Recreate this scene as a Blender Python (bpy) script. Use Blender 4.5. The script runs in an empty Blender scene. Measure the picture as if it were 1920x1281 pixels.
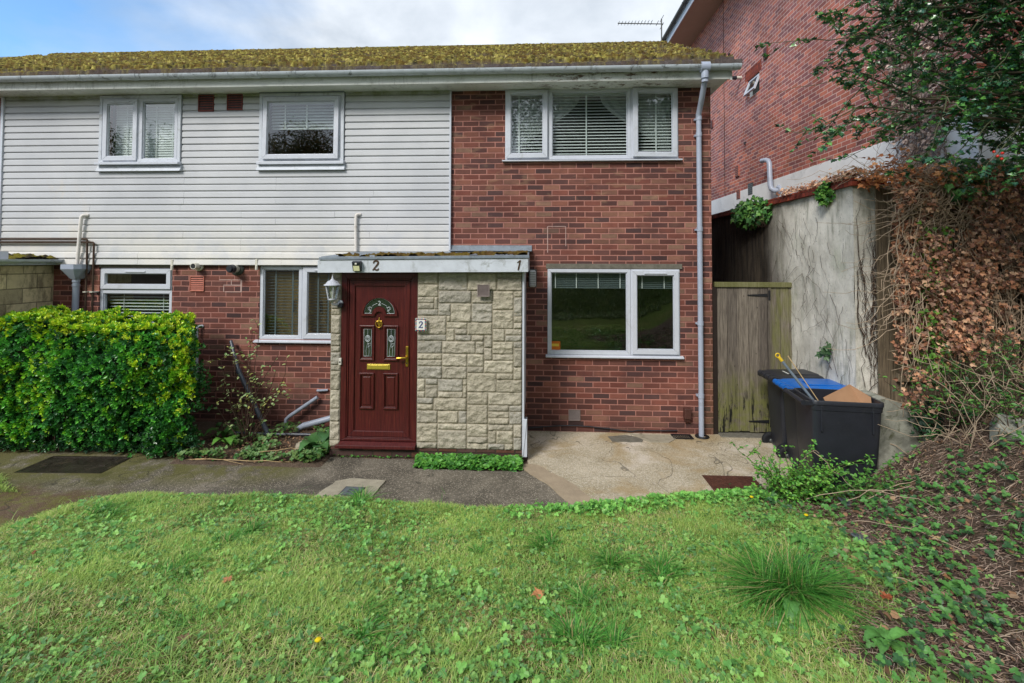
import bpy, math, random
import numpy as np
from mathutils import Vector
from math import radians, sin, cos, pi
random.seed(7); RNG = np.random.default_rng(11)
S = bpy.context.scene; COL = S.collection

# ---------------------------------------------------------------- camera
cam_d = bpy.data.cameras.new("camera"); cam = bpy.data.objects.new("camera", cam_d); COL.objects.link(cam); S.camera = cam
YAW, PIT, ROL = radians(2.86), radians(1.6), radians(0.15)
FPX = 900.0
from mathutils import Matrix
fw = Vector((-sin(YAW)*cos(PIT), cos(YAW)*cos(PIT), sin(PIT)))
r0 = Vector((cos(YAW), sin(YAW), 0)); u0 = r0.cross(fw)
rt = cos(ROL)*r0 + sin(ROL)*u0; up = -sin(ROL)*r0 + cos(ROL)*u0
cam.matrix_world = Matrix(((rt.x, up.x, -fw.x, 0), (rt.y, up.y, -fw.y, -6.63), (rt.z, up.z, -fw.z, 2.39), (0, 0, 0, 1)))
cam_d.sensor_width = 36; cam_d.lens = 36*FPX/1920
cam_d.shift_y = ((490 - FPX*math.tan(PIT)) - 640.5)/1920
cam_d.clip_start = 0.05; cam_d.clip_end = 2000

# ---------------------------------------------------------------- world, sun, exposure
S.view_settings.view_transform = 'Standard'; S.view_settings.look = 'None'
S.view_settings.exposure = 0.75; S.view_settings.gamma = 1
SUN_EL, SUN_AZ = radians(40), radians(212)          # azimuth clockwise from +Y
W = bpy.data.worlds.new("World"); S.world = W; W.use_nodes = True
wn = W.node_tree; wn.nodes.clear()
def wnode(t, **k):
    n = wn.nodes.new(t)
    for a, b in k.items(): setattr(n, a, b)
    return n
out = wnode('ShaderNodeOutputWorld'); bg = wnode('ShaderNodeBackground'); bg.inputs[1].default_value = 0.12
sky = wnode('ShaderNodeTexSky', sky_type='NISHITA', sun_disc=False, sun_elevation=SUN_EL, sun_rotation=SUN_AZ, air_density=1.0, dust_density=0.6, ozone_density=1.5)
tc = wnode('ShaderNodeTexCoord'); sp = wnode('ShaderNodeSeparateXYZ'); wn.links.new(tc.outputs['Generated'], sp.inputs[0])
mp = wnode('ShaderNodeMapping'); mp.inputs['Scale'].default_value = (1, 1, 2.2); wn.links.new(tc.outputs['Generated'], mp.inputs[0])
n1 = wnode('ShaderNodeTexNoise'); n1.inputs['Scale'].default_value = 2.3; n1.inputs['Detail'].default_value = 8; n1.inputs['Roughness'].default_value = .55
n1.inputs['Distortion'].default_value = .35
wn.links.new(mp.outputs[0], n1.inputs['Vector'])
n2 = wnode('ShaderNodeTexNoise'); n2.inputs['Scale'].default_value = 5.0; n2.inputs['Detail'].default_value = 9; n2.inputs['Roughness'].default_value = .5
wn.links.new(mp.outputs[0], n2.inputs['Vector'])
# cloud cover: dense over most of the sky, a blue opening low in the north-west
ma = wnode('ShaderNodeMath', operation='MULTIPLY_ADD'); wn.links.new(sp.outputs[0], ma.inputs[0]); ma.inputs[1].default_value = 3.2; ma.inputs[2].default_value = 2.0
mb = wnode('ShaderNodeMath', operation='ADD'); wn.links.new(ma.outputs[0], mb.inputs[0])
mc = wnode('ShaderNodeMath', operation='MULTIPLY_ADD'); wn.links.new(n2.outputs['Fac'], mc.inputs[0]); mc.inputs[1].default_value = 1.5; mc.inputs[2].default_value = -.62
wn.links.new(mc.outputs[0], mb.inputs[1])
back = wnode('ShaderNodeMath', operation='MULTIPLY_ADD'); wn.links.new(sp.outputs[1], back.inputs[0]); back.inputs[1].default_value = -1.2; back.inputs[2].default_value = .2
mx = wnode('ShaderNodeMath', operation='MAXIMUM'); wn.links.new(mb.outputs[0], mx.inputs[0]); wn.links.new(back.outputs[0], mx.inputs[1]); mx.use_clamp = True
cr = wnode('ShaderNodeValToRGB'); wn.links.new(n1.outputs['Fac'], cr.inputs[0])
cr.color_ramp.elements[0].position = .36; cr.color_ramp.elements[0].color = (2.75, 3.15, 3.65, 1)
cr.color_ramp.elements[1].position = .66; cr.color_ramp.elements[1].color = (5.6, 5.9, 6.3, 1)
sk2 = wnode('ShaderNodeMixRGB', blend_type='MULTIPLY'); sk2.inputs[0].default_value = 1; sk2.inputs[2].default_value = (.92, 1.2, 1.34, 1)
wn.links.new(sky.outputs[0], sk2.inputs[1])
mixw = wnode('ShaderNodeMixRGB'); wn.links.new(mx.outputs[0], mixw.inputs[0]); wn.links.new(sk2.outputs[0], mixw.inputs[1]); wn.links.new(cr.outputs[0], mixw.inputs[2])
wn.links.new(mixw.outputs[0], bg.inputs[0]); wn.links.new(bg.outputs[0], out.inputs[0])
sl = bpy.data.lights.new("sun", 'SUN'); sl.energy = 1.9; sl.angle = radians(18); sl.color = (1, .96, .9)
so = bpy.data.objects.new("sun", sl); COL.objects.link(so)
sd = Vector((sin(SUN_AZ)*cos(SUN_EL), cos(SUN_AZ)*cos(SUN_EL), sin(SUN_EL)))
so.rotation_euler = (-sd).to_track_quat('-Z', 'Y').to_euler()

# ---------------------------------------------------------------- helpers
def lin(v): v = v/255.0; return v/12.92 if v <= .04045 else ((v+.055)/1.055)**2.4
def C(r, g, b, k=1.15): return (min(lin(r)*k, .85), min(lin(g)*k, .85), min(lin(b)*k, .85), 1)

class MT:
    """small material-node builder"""
    def __init__(s, name, rough=.7, spec=.4, metal=0):
        s.m = bpy.data.materials.new(name); s.m.use_nodes = True; s.t = s.m.node_tree; s.b = s.t.nodes['Principled BSDF']
        s.b.inputs['Roughness'].default_value = rough; s.b.inputs['Specular IOR Level'].default_value = spec; s.b.inputs['Metallic'].default_value = metal
        s.pos = s.n('ShaderNodeTexCoord').outputs['Object']
    def n(s, typ, ins=None, **k):
        n = s.t.nodes.new(typ)
        for a, b in k.items(): setattr(n, a, b)
        for a, b in (ins or {}).items():
            if isinstance(b, bpy.types.NodeSocket): s.t.links.new(b, n.inputs[a])
            else: n.inputs[a].default_value = b
        return n
    def math(s, op, a, b=0, c=0, clamp=False): return s.n('ShaderNodeMath', {0: a, 1: b, 2: c}, operation=op, use_clamp=clamp).outputs[0]
    def sep(s, v=None):
        n = s.n('ShaderNodeSeparateXYZ', {0: v or s.pos}); return n.outputs
    def comb(s, x, y, z): return s.n('ShaderNodeCombineXYZ', {0: x, 1: y, 2: z}).outputs[0]
    def scale(s, v, k): return s.n('ShaderNodeMapping', {0: v, 'Scale': k}).outputs[0]
    def noise(s, sc, det=4, ro=.55, v=None, dist=0): return s.n('ShaderNodeTexNoise', {'Vector': v or s.pos, 'Scale': sc, 'Detail': det, 'Roughness': ro, 'Distortion': dist}).outputs['Fac']
    def vor(s, sc, v=None, feat='F1', outn='Distance'): return s.n('ShaderNodeTexVoronoi', {'Vector': v or s.pos, 'Scale': sc}, feature=feat).outputs[outn]
    def mr(s, v, a, b, c=0, d=1, t='SMOOTHSTEP'): return s.n('ShaderNodeMapRange', {0: v, 1: a, 2: b, 3: c, 4: d}, interpolation_type=t).outputs[0]
    def ramp(s, f, st, mode='LINEAR'):
        n = s.n('ShaderNodeValToRGB', {0: f}); r = n.color_ramp; r.interpolation = mode
        while len(r.elements) < len(st): r.elements.new(.5)
        for e, (p, c) in zip(r.elements, st): e.position = p; e.color = c
        return n.outputs[0]
    def mix(s, f, a, b, mode='MIX'): return s.n('ShaderNodeMixRGB', {0: f, 1: a, 2: b}, blend_type=mode).outputs[0]
    def color(s, c):
        if isinstance(c, bpy.types.NodeSocket): s.t.links.new(c, s.b.inputs['Base Color'])
        else: s.b.inputs['Base Color'].default_value = c
        return s
    def rough(s, c): s.t.links.new(c, s.b.inputs['Roughness']); return s
    def bump(s, h, dist=.01, st=1.0):
        n = s.n('ShaderNodeBump', {'Height': h, 'Distance': dist, 'Strength': st}); s.t.links.new(n.outputs[0], s.b.inputs['Normal']); return s

M = {}
def simple(key, c, rough=.5, spec=.4, metal=0, var=.25, sc=9, bump=0.0, dirt=None):
    m = MT(key, rough, spec, metal)
    dk = (c[0]*(1-var), c[1]*(1-var), c[2]*(1-var), 1)
    col = m.mix(m.mr(m.noise(sc, 6, .65), .3, .7), dk, c)
    if dirt: col = m.mix(m.mr(m.noise(sc*.6, 8, .75, dist=1.5), .52, .68, 0, dirt[1]), col, dirt[0])
    m.color(col)
    if bump: m.bump(m.noise(sc*8, 5, .6), .01, bump)
    M[key] = m.m; return m

def brick_mat(key, ax, cols, mortar, w=.225, h=.075, mw=.0076, tint=None, z0=0.0, soft=.0018, bumpd=.006):
    m = MT(key, .85, .25); x, y, z = m.sep()
    a = x if ax == 'X' else y
    wob = m.noise(3.0, 3, .5); wob2 = m.noise(42, 3, .6)
    zz = m.math('ADD', z, m.math('MULTIPLY_ADD', wob, .010, -.005+z0))
    zr = m.math('DIVIDE', zz, h); row = m.math('FLOOR', zr)
    par = m.math('MODULO', m.math('ADD', row, 400), 2)
    jit = m.n('ShaderNodeTexWhiteNoise', {'W': row}, noise_dimensions='1D').outputs['Value']
    uu = m.math('ADD', m.math('DIVIDE', a, w), m.math('MULTIPLY_ADD', par, .5, 200.0))
    uu = m.math('ADD', uu, m.math('MULTIPLY', jit, .09))
    bu = m.math('FLOOR', uu); fu = m.math('FRACT', uu); fz = m.math('FRACT', zr)
    du = m.math('MULTIPLY', m.math('MINIMUM', fu, m.math('SUBTRACT', 1, fu)), w)
    dz = m.math('MULTIPLY', m.math('MINIMUM', fz, m.math('SUBTRACT', 1, fz)), h)
    d = m.math('ADD', m.math('MINIMUM', du, dz), m.math('MULTIPLY_ADD', wob2, .004, -.002))
    mask = m.mr(d, mw-soft, mw+soft)
    wn_ = m.n('ShaderNodeTexWhiteNoise', {'Vector': m.comb(bu, row, 3.1)}, noise_dimensions='3D')
    rnd = wn_.outputs['Value']
    n = len(cols)
    bc = m.ramp(rnd, [(i/n, c) for i, c in enumerate(cols)], 'CONSTANT')
    sepc = m.n('ShaderNodeSeparateColor', {0: wn_.outputs['Color']}).outputs
    bc = m.mix(1, bc, m.ramp(sepc[1], [(0, (.72, .72, .74, 1)), (1, (1.2, 1.2, 1.18, 1))]), 'MULTIPLY')
    # burnt patches inside a brick, sandy speckle
    sh = m.n('ShaderNodeVectorMath', {0: m.pos, 1: m.comb(m.math('MULTIPLY', rnd, 9.0), 0, m.math('MULTIPLY', sepc[2], 7.0))}, operation='ADD').outputs[0]
    bc = m.mix(m.mr(m.noise(13, 3, .6, v=sh), .42, .72, 0, .5), bc, m.mix(.35, bc, (.035, .02, .022, 1)))
    bc = m.mix(m.mr(m.noise(140, 3, .7), .45, .75, 0, .25), bc, m.mix(.5, bc, (.30, .18, .13, 1)))
    mo = m.mix(m.noise(60, 4, .7), (mortar[0]*.62, mortar[1]*.62, mortar[2]*.62, 1), mortar)
    col = m.mix(mask, mo, bc)
    big = m.noise(.9, 5, .6)
    col = m.mix(1, col, m.ramp(big, [(.32, (.74, .73, .75, 1)), (.68, (1.24, 1.22, 1.2, 1))]), 'MULTIPLY')
    if key.startswith('house'): col = m.mix(1, col, (.97, 1.0, 1.0, 1), 'MULTIPLY'); col = m.mix(m.mr(m.noise(1.7, 4, .65, v=m.scale(m.pos, (1, 1, 1.8))), .5, .66, 0, .35), col, (.055, .034, .036, 1))
    if tint: col = tint(m, col, x, y, z)
    m.color(col)
    hgt = m.math('ADD', m.math('MULTIPLY', mask, 1.3), m.math('MULTIPLY', m.noise(90, 5, .7), .45))
    m.bump(hgt, bumpd, 1.0); M[key] = m.m; return m

def leaf_mat(key, rough=.42, trans=.22, spec=.45, vein=0):
    m = MT(key, rough, spec)
    a = m.n('ShaderNodeAttribute', attribute_name='Col').outputs['Color']
    a = m.mix(1, a, m.ramp(m.noise(55, 3, .6), [(.3, (.82, .84, .8, 1)), (.7, (1.2, 1.17, 1.2, 1))]), 'MULTIPLY')
    m.color(a)
    if trans:
        tr = m.n('ShaderNodeBsdfTranslucent', {0: a}); o = m.t.nodes['Material Output']
        mx = m.n('ShaderNodeMixShader', {0: trans, 1: m.b.outputs[0], 2: tr.outputs[0]}); m.t.links.new(mx.outputs[0], o.inputs[0])
    M[key] = m.m; return m

# ---- object linking
def tag(o, label=None, cat=None, group=None, kind=None):
    if label: o['label'] = label
    if cat: o['category'] = cat
    if group: o['group'] = group
    if kind: o['kind'] = kind
    return o
def thing(name, label, cat, loc=(0, 0, 0), group=None, rz=0):
    o = bpy.data.objects.new(name, None); COL.objects.link(o); o.location = loc; o.rotation_euler = (0, 0, rz); o.empty_display_size = .1
    return tag(o, label, cat, group)
def link(name, me, mat, parent=None):
    o = bpy.data.objects.new(name, me); COL.objects.link(o)
    if mat is not None:
        for q in (mat if isinstance(mat, (list, tuple)) else [mat]): me.materials.append(M[q])
    if parent is not None: o.parent = parent
    return o
class MB:
    """collects solids and links them as ONE mesh object"""
    def __init__(s): s.v = []; s.f = []; s.sm = []
    def add(s, v, f, sm=False):
        k = len(s.v); s.v += [tuple(p) for p in v]; s.f += [tuple(i+k for i in q) for q in f]; s.sm += [sm]*len(f); return s
    def box(s, x0, x1, y0, y1, z0, z1):
        v = [(x, y, z) for z in (z0, z1) for x, y in ((x0, y0), (x1, y0), (x1, y1), (x0, y1))]
        return s.add(v, [(3, 2, 1, 0), (4, 5, 6, 7), (0, 1, 5, 4), (1, 2, 6, 5), (2, 3, 7, 6), (3, 0, 4, 7)])
    def prism(s, pts, y0, y1, axis='y'):
        n = len(pts)
        mk = {'y': lambda p, t: (p[0], t, p[1]), 'z': lambda p, t: (p[0], p[1], t), 'x': lambda p, t: (t, p[0], p[1])}[axis]
        v = [mk(p, y0) for p in pts]+[mk(p, y1) for p in pts]
        f = [tuple(range(n)), tuple(range(2*n-1, n-1, -1))]+[(i, i+n, (i+1) % n+n, (i+1) % n) for i in range(n)]
        return s.add(v, f)
    def tube(s, pts, r, n=10, r1=None, cap=True):
        pts = [Vector(p) for p in pts]; k = len(pts); r1 = r if r1 is None else r1; V = []; F = []
        u = None
        for i, p in enumerate(pts):
            d = (pts[min(i+1, k-1)]-pts[max(i-1, 0)]).normalized()
            if u is None: u = d.orthogonal().normalized()
            u = (u-d*u.dot(d)); u = u.normalized() if u.length > 1e-6 else d.orthogonal().normalized()
            w = d.cross(u); rr = r+(r1-r)*i/max(k-1, 1)
            V += [p+(u*cos(2*pi*j/n)+w*sin(2*pi*j/n))*rr for j in range(n)]
        for i in range(k-1):
            F += [(i*n+j, i*n+(j+1) % n, (i+1)*n+(j+1) % n, (i+1)*n+j) for j in range(n)]
        s.add(V, F, True)
        if cap: s.add(V[:n], [tuple(range(n-1, -1, -1))]); s.add(V[-n:], [tuple(range(n))])
        return s
    def lathe(s, prof, c=(0, 0, 0), n=20, axis='z'):
        V = []
        for r, h in prof:
            for j in range(n):
                a = 2*pi*j/n; p = (r*cos(a), r*sin(a), h) if axis == 'z' else (r*cos(a), h, r*sin(a)) if axis == 'y' else (h, r*cos(a), r*sin(a))
                V.append((p[0]+c[0], p[1]+c[1], p[2]+c[2]))
        F = [(i*n+j, i*n+(j+1) % n, (i+1)*n+(j+1) % n, (i+1)*n+j) for i in range(len(prof)-1) for j in range(n)]
        return s.add(V, F, True)
    def build(s, name, mat, parent=None, bevel=0, seg=2):
        me = bpy.data.meshes.new(name); me.from_pydata(s.v, [], s.f)
        me.polygons.foreach_set('use_smooth', s.sm); me.update()
        o = link(name, me, mat, parent)
        if bevel:
            b = o.modifiers.new('bevel', 'BEVEL'); b.width = bevel; b.segments = seg; b.limit_method = 'ANGLE'; b.angle_limit = radians(40)
        return o
def npmesh(name, V, F, mat, parent=None, col=None, smooth=False):
    """V (n,3), F (m,k) array or list of such arrays"""
    me = bpy.data.meshes.new(name); Fs = F if isinstance(F, list) else [F]
    idx = np.concatenate([f.ravel() for f in Fs]).astype(np.int32)
    tot = np.concatenate([np.full(len(f), f.shape[1]) for f in Fs]).astype(np.int32); st = np.concatenate([[0], np.cumsum(tot)[:-1]]).astype(np.int32)
    me.vertices.add(len(V)); me.vertices.foreach_set('co', np.asarray(V, np.float32).ravel())
    me.loops.add(len(idx)); me.loops.foreach_set('vertex_index', idx)
    me.polygons.add(len(tot)); me.polygons.foreach_set('loop_start', st); me.polygons.foreach_set('loop_total', tot)
    me.polygons.foreach_set('use_smooth', np.full(len(tot), smooth)); me.update(calc_edges=True); me.validate()
    if col is not None:
        at = me.color_attributes.new('Col', 'FLOAT_COLOR', 'POINT'); c4 = np.ones((len(V), 4), np.float32); c4[:, :3] = col
        at.data.foreach_set('color', c4.ravel())
    return link(name, me, mat, parent)

# ---- numpy noise
_tab = np.random.default_rng(5).random((256, 256))
def vn(x, y):
    xi = np.floor(x).astype(int); yi = np.floor(y).astype(int); fx = x-xi; fy = y-yi
    fx = fx*fx*(3-2*fx); fy = fy*fy*(3-2*fy); g = lambda i, j: _tab[i & 255, j & 255]
    return (g(xi, yi)*(1-fx)+g(xi+1, yi)*fx)*(1-fy)+(g(xi, yi+1)*(1-fx)+g(xi+1, yi+1)*fx)*fy
def fbm(x, y, o=4, ro=.5):
    x = np.asarray(x, float); y = np.asarray(y, float); s = 0; a = 1; t = 0
    for i in range(o): s = s+a*vn(x*2**i+17*i, y*2**i+31*i); t += a; a *= ro
    return s/t
def sst(a, b, v): t = np.clip((np.asarray(v, float)-a)/(b-a), 0, 1); return t*t*(3-2*t)
def unit(v): return v/np.maximum(np.linalg.norm(v, axis=-1, keepdims=True), 1e-9)
def rvec(n): return unit(RNG.normal(size=(n, 3)))

# ---- leaves: template in (u across, v along, w up)
TPL = {
 'oval': (np.array([(0, 0, 0), (-.26, .3, .07), (-.24, .68, .08), (0, 1, -.04), (.24, .68, .08), (.26, .3, .07)]), [np.array([(0, 1, 2, 3), (0, 3, 4, 5)])]),
 'round': (np.array([(0, 0, 0), (-.36, .18, .06), (-.44, .62, .1), (0, .95, 0), (.44, .62, .1), (.36, .18, .06)]), [np.array([(0, 1, 2, 3), (0, 3, 4, 5)])]),
 'lance': (np.array([(0, 0, 0), (-.13, .3, .05), (-.11, .7, .03), (0, 1, -.12), (.11, .7, .03), (.13, .3, .05)]), [np.array([(0, 1, 2, 3), (0, 3, 4, 5)])]),
 'holly': (np.array([(0, 0, 0), (-.2, .1, .0), (-.34, .28, .14), (-.16, .4, .0), (-.36, .58, .14), (-.14, .72, 0), (0, 1, -.1), (.14, .72, 0), (.36, .58, .14), (.16, .4, 0), (.34, .28, .14), (.2, .1, 0)]),
           [np.array([(0, 1, 2, 3), (0, 3, 5, 6), (0, 6, 7, 9), (0, 9, 10, 11)]), np.array([(3, 4, 5), (9, 7, 8)])]),
 'ivy': (np.array([(0, 0, 0), (-.32, -.06, .05), (-.5, .36, .02), (-.22, .5, .06), (0, 1, -.04), (.22, .5, .06), (.5, .36, .02), (.32, -.06, .05)]), [np.array([(0, 1, 2, 3), (0, 3, 4, 5), (0, 5, 6, 7)])]),
}
def leaves(name, P, N, D, size, col, tpl, mat, parent=None, curl=0.0):
    """P positions, N leaf normals, D along-leaf directions, size (n,), col (n,3)"""
    T, Fs = TPL[tpl]; n = len(P); k = len(T)
    D = unit(D-N*np.sum(D*N, 1, keepdims=True)); U = np.cross(D, N)
    size = np.asarray(size).reshape(n, 1, 1)
    cw = RNG.uniform(-curl, curl, (n, 1, 1)) if curl else 0
    t = T[None]
    V = P[:, None]+size*(U[:, None]*t[..., 0:1]+D[:, None]*t[..., 1:2]+N[:, None]*(t[..., 2:3]+cw*t[..., 1:2]**2+ (cw*1.5)*np.abs(t[..., 0:1])))
    off = (np.arange(n)*k)
    F = [(f[None]+off[:, None, None]).reshape(-1, f.shape[1]) for f in Fs]
    return npmesh(name, V.reshape(-1, 3), F, mat, parent, np.repeat(col, k, 0))
def blades(name, P, L, wd, lean, az, col, mat, parent=None, droop=.5):
    """grass blades: 4 stations, tip to a point"""
    n = len(P); ts = np.array([0, .38, .72, 1.0]); D = np.stack([np.cos(az), np.sin(az), 0*az], 1); U = np.stack([-np.sin(az), np.cos(az), 0*az], 1)
    V = []
    for i, t in enumerate(ts):
        hor = L*(lean*t+droop*lean*t*t); ver = L*(t-np.minimum(.75, .62*lean)*t*t)
        c = P+D*hor[:, None]+np.array([0, 0, 1])*ver[:, None]; w = (wd*(1, .85, .55, 0)[i]/2)[:, None]
        V += [c-U*w, c+U*w] if i < 3 else [c]
    V = np.stack(V, 1); o = (np.arange(n)*7)[:, None]
    F = [np.concatenate([o+np.array([[0, 1, 3, 2]]), o+np.array([[2, 3, 5, 4]])]), o+np.array([[4, 5, 6]])]
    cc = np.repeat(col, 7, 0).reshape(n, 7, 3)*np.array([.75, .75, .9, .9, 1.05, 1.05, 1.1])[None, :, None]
    return npmesh(name, V.reshape(-1, 3), F, mat, parent, cc.reshape(-1, 3))
def tubes(name, paths, mat, parent=None, n=4, col=None):
    """many thin stems as one mesh; paths = [(pts (k,3), r0, r1)]"""
    VV = []; FF = []; CC = []; o = 0
    for q, (pts, ra, rb) in enumerate(paths):
        pts = np.asarray(pts, float); k = len(pts); d = np.gradient(pts, axis=0); d = unit(d)
        ref = np.array([.3, .2, 1.0]) if abs(d[0][2]) < .9 else np.array([1.0, .1, 0])
        u = unit(np.cross(d, ref)); w = np.cross(d, u); r = np.linspace(ra, rb, k)[:, None, None]
        a = 2*pi*np.arange(n)/n
        V = pts[:, None]+r*(u[:, None]*np.cos(a)[None, :, None]+w[:, None]*np.sin(a)[None, :, None])
        VV.append(V.reshape(-1, 3)); i, j = np.meshgrid(np.arange(k-1), np.arange(n), indexing='ij')
        f = np.stack([i*n+j, i*n+(j+1) % n, (i+1)*n+(j+1) % n, (i+1)*n+j], -1).reshape(-1, 4); FF.append(f+o); o += k*n
        if col is not None: CC.append(np.repeat(col[q][None], k*n, 0))
    return npmesh(name, np.concatenate(VV), np.concatenate(FF), mat, parent, np.concatenate(CC) if col is not None else None, True)
def arc(a, b, sag, k=6, wob=.02):
    a = np.array(a, float); b = np.array(b, float); t = np.linspace(0, 1, k)[:, None]
    p = a+(b-a)*t+np.array(sag)*(4*t*(1-t))
    return p+RNG.normal(0, wob, p.shape)*np.minimum(1, 4*t*(1-t))
def lc(r, g, b): return np.array([lin(r), lin(g), lin(b)])
def pick(cols, n, jit=.15):
    cols = np.array(cols); c = cols[RNG.integers(0, len(cols), n)]; return np.clip(c*(1+RNG.uniform(-jit, jit, (n, 1))), 0, 1)

# ---------------------------------------------------------------- materials
def grime(m, col, x, y, z):   # damp, algae-stained bricks near the ground and by the corner
    low = m.mr(m.math('ADD', z, m.math('MULTIPLY', m.noise(2.5, 5, .7), .8)), .55, .95, .5, 0)
    col = m.mix(low, col, m.mix(.6, col, (.04, .03, .028, 1)))
    al = m.math('MULTIPLY', m.mr(x, 2.16, 2.34), m.mr(m.math('ADD', z, m.noise(3, 4, .6)), 1.4, 2.6, .6, 0))
    return m.mix(al, col, m.mix(.5, col, (.10, .09, .035, 1)))
FB = [C(112, 66, 57), C(96, 60, 54), C(120, 76, 64), C(76, 54, 53), C(106, 68, 60), C(124, 86, 72), C(98, 62, 56), C(110, 63, 54), C(86, 57, 54), C(130, 98, 82), C(104, 62, 54), C(116, 70, 60), C(92, 60, 56), C(108, 68, 58)]
def upper(m, col, x, y, z):
    col = grime(m, col, x, y, z)
    f = m.math('MULTIPLY', m.mr(z, 2.6, 3.3), m.mr(m.noise(4, 2, .5, v=m.scale(m.pos, (1, 1, 3))), .56, .66, 0, .4))
    return m.mix(f, col, m.mix(.5, col, (.42, .27, .16, 1)))
brick_mat('house_brick', 'X', FB, C(174, 120, 108), tint=upper)
brick_mat('neighbour_brick', 'Y', [C(160, 98, 88), C(142, 92, 90), C(174, 104, 88), C(144, 94, 92), C(166, 98, 86), C(182, 110, 90), C(154, 96, 90)], C(218, 190, 178), mw=.006, soft=.002, bumpd=.004)
brick_mat('neighbour_brick_front', 'X', [C(134, 72, 60), C(112, 68, 64), C(152, 80, 62)], C(196, 170, 160), bumpd=.004)
brick_mat('split_block', 'Y', [C(204, 190, 152), C(192, 178, 142), C(212, 198, 160)], C(168, 156, 126), w=.39, h=.2, mw=.005, bumpd=.02,
          tint=lambda m, c, x, y, z: m.mix(m.mr(m.noise(5.5, 9, .8, v=m.scale(m.pos, (1, 1, .4))), .47, .62, 0, .7), c, (.16, .12, .075, 1)))
brick_mat('plinth_brick', 'X', [C(86, 62, 54), C(100, 66, 52), C(74, 56, 52)], C(70, 62, 52), bumpd=.006)
brick_mat('coping_brick', 'Y', [C(140, 62, 46), C(118, 52, 42), C(150, 70, 50)], C(96, 60, 50), w=.075, h=.11, z0=.03, mw=.004)

def m_clad():
    m = MT('white_cladding', .42, .4); x, y, z = m.sep()
    c = m.mix(m.mr(m.noise(.8, 4, .6), .3, .7), C(172, 174, 178), C(187, 188, 191))
    c = m.mix(m.mr(m.noise(7, 6, .7, v=m.scale(m.pos, (.4, 1, 3))), .5, .8, 0, .35), c, C(170, 172, 172))
    st = m.math('MULTIPLY', m.mr(m.noise(1.6, 5, .7, v=m.scale(m.pos, (1, 1, .45))), .5, .68), m.mr(m.math('ABSOLUTE', m.math('ADD', x, 6.95)), .1, .75, .55, 0))
    st = m.math('MULTIPLY', st, m.mr(z, 3.9, 3.4))
    c = m.mix(st, c, C(206, 190, 162))
    low = m.math('MULTIPLY', m.mr(z, 3.2, 2.4, 0, .75), m.mr(m.noise(2.2, 6, .7), .25, .6))
    c = m.mix(low, c, C(206, 202, 194))
    # green-black dirt under the soffit and small scuffs
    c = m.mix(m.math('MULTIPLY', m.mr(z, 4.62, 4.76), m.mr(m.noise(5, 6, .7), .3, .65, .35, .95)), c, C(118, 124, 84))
    sc = m.mr(m.noise(16, 9, .8, v=m.scale(m.pos, (.5, 1, 1.6))), .64, .72, 0, .55)
    c = m.mix(m.math('MULTIPLY', sc, m.mr(z, 3.0, 2.45)), c, C(90, 84, 74))
    m.color(c); m.bump(m.noise(30, 4, .5, v=m.scale(m.pos, (.3, 1, 1))), .002, .4); M['cladding'] = m.m
m_clad()
m = simple('upvc', C(190, 194, 203), .32, .5, var=.07, sc=6, dirt=(C(150, 152, 148), .35))
m = simple('old_paint', C(192, 197, 205), .5, .4, var=.16, sc=5, dirt=(C(128, 130, 126), .7), bump=.15)
def m_soffit():
    m = MT('soffit_board', .6, .3); x, y, z = m.sep()
    c = m.mix(m.mr(m.noise(1.6, 7, .7), .3, .7), C(196, 198, 192), C(214, 216, 212))
    c = m.mix(m.mr(m.noise(3, 8, .75, v=m.scale(m.pos, (1, 1, .6))), .5, .72, 0, .6), c, C(112, 114, 98))
    c = m.mix(m.math('MULTIPLY', m.mr(m.noise(20, 7, .8, v=m.scale(m.pos, (1.2, 1, .25))), .5, .66, 0, .8), m.mr(m.noise(1.1, 3, .5), .45, .7)), c, C(96, 94, 84))
    # flaking paint on the fascia over the right-hand window
    pl = m.math('MULTIPLY', m.mr(m.math('ABSOLUTE', m.math('SUBTRACT', x, 1.0)), .55, 1.3, 1, 0), m.mr(m.noise(9, 7, .8, v=m.scale(m.pos, (.5, 1, 3))), .53, .58))
    pl = m.math('MULTIPLY', pl, m.mr(z, 4.74, 4.78)); c = m.mix(pl, c, C(92, 74, 56))
    m.color(c); m.bump(m.noise(25, 5, .6), .004, .4); M['soffit_board'] = m.m
m_soffit()
m = simple('gutter_grey', C(176, 184, 190), .4, .45, var=.14, sc=8, dirt=(C(58, 60, 56), .8))
m = simple('pipe_grey', C(156, 164, 180), .36, .45, var=.1, sc=6, dirt=(C(110, 116, 118), .35))
m = simple('pipe_cream', C(214, 208, 202), .4, .4, var=.1, sc=8, dirt=(C(150, 140, 124), .5))
m = simple('lead', C(122, 132, 142), .5, .5, var=.3, sc=12, dirt=(C(80, 84, 84), .7), bump=.2)
m = simple('grey_concrete', C(112, 108, 98), .9, .2, var=.3, sc=14, dirt=(C(70, 72, 54), .6), bump=.5)
m = simple('pale_concrete', C(156, 148, 130), .9, .2, var=.25, sc=10, dirt=(C(96, 92, 72), .6), bump=.5)
m = simple('black_plastic', C(38, 40, 47), .42, .5, var=.25, sc=5, dirt=(C(62, 62, 62), .25), bump=.08)
m = simple('black_iron', C(26, 27, 30), .5, .5, var=.3, sc=20)
m = simple('blue_plastic', C(12, 96, 178), .36, .5, var=.15, sc=6, dirt=(C(90, 110, 130), .25))
m = simple('brass', C(206, 170, 66, 1.0), .28, .5, metal=.85, var=.2, sc=30)
m = simple('polished_yellow', C(196, 176, 72), .22, .6, metal=.5, var=.15, sc=30)
m = simple('terracotta_vent', C(112, 52, 44), .8, .3, var=.3, sc=20)
m = simple('dark_vent', C(124, 70, 64), .8, .3, var=.3, sc=20)
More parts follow.
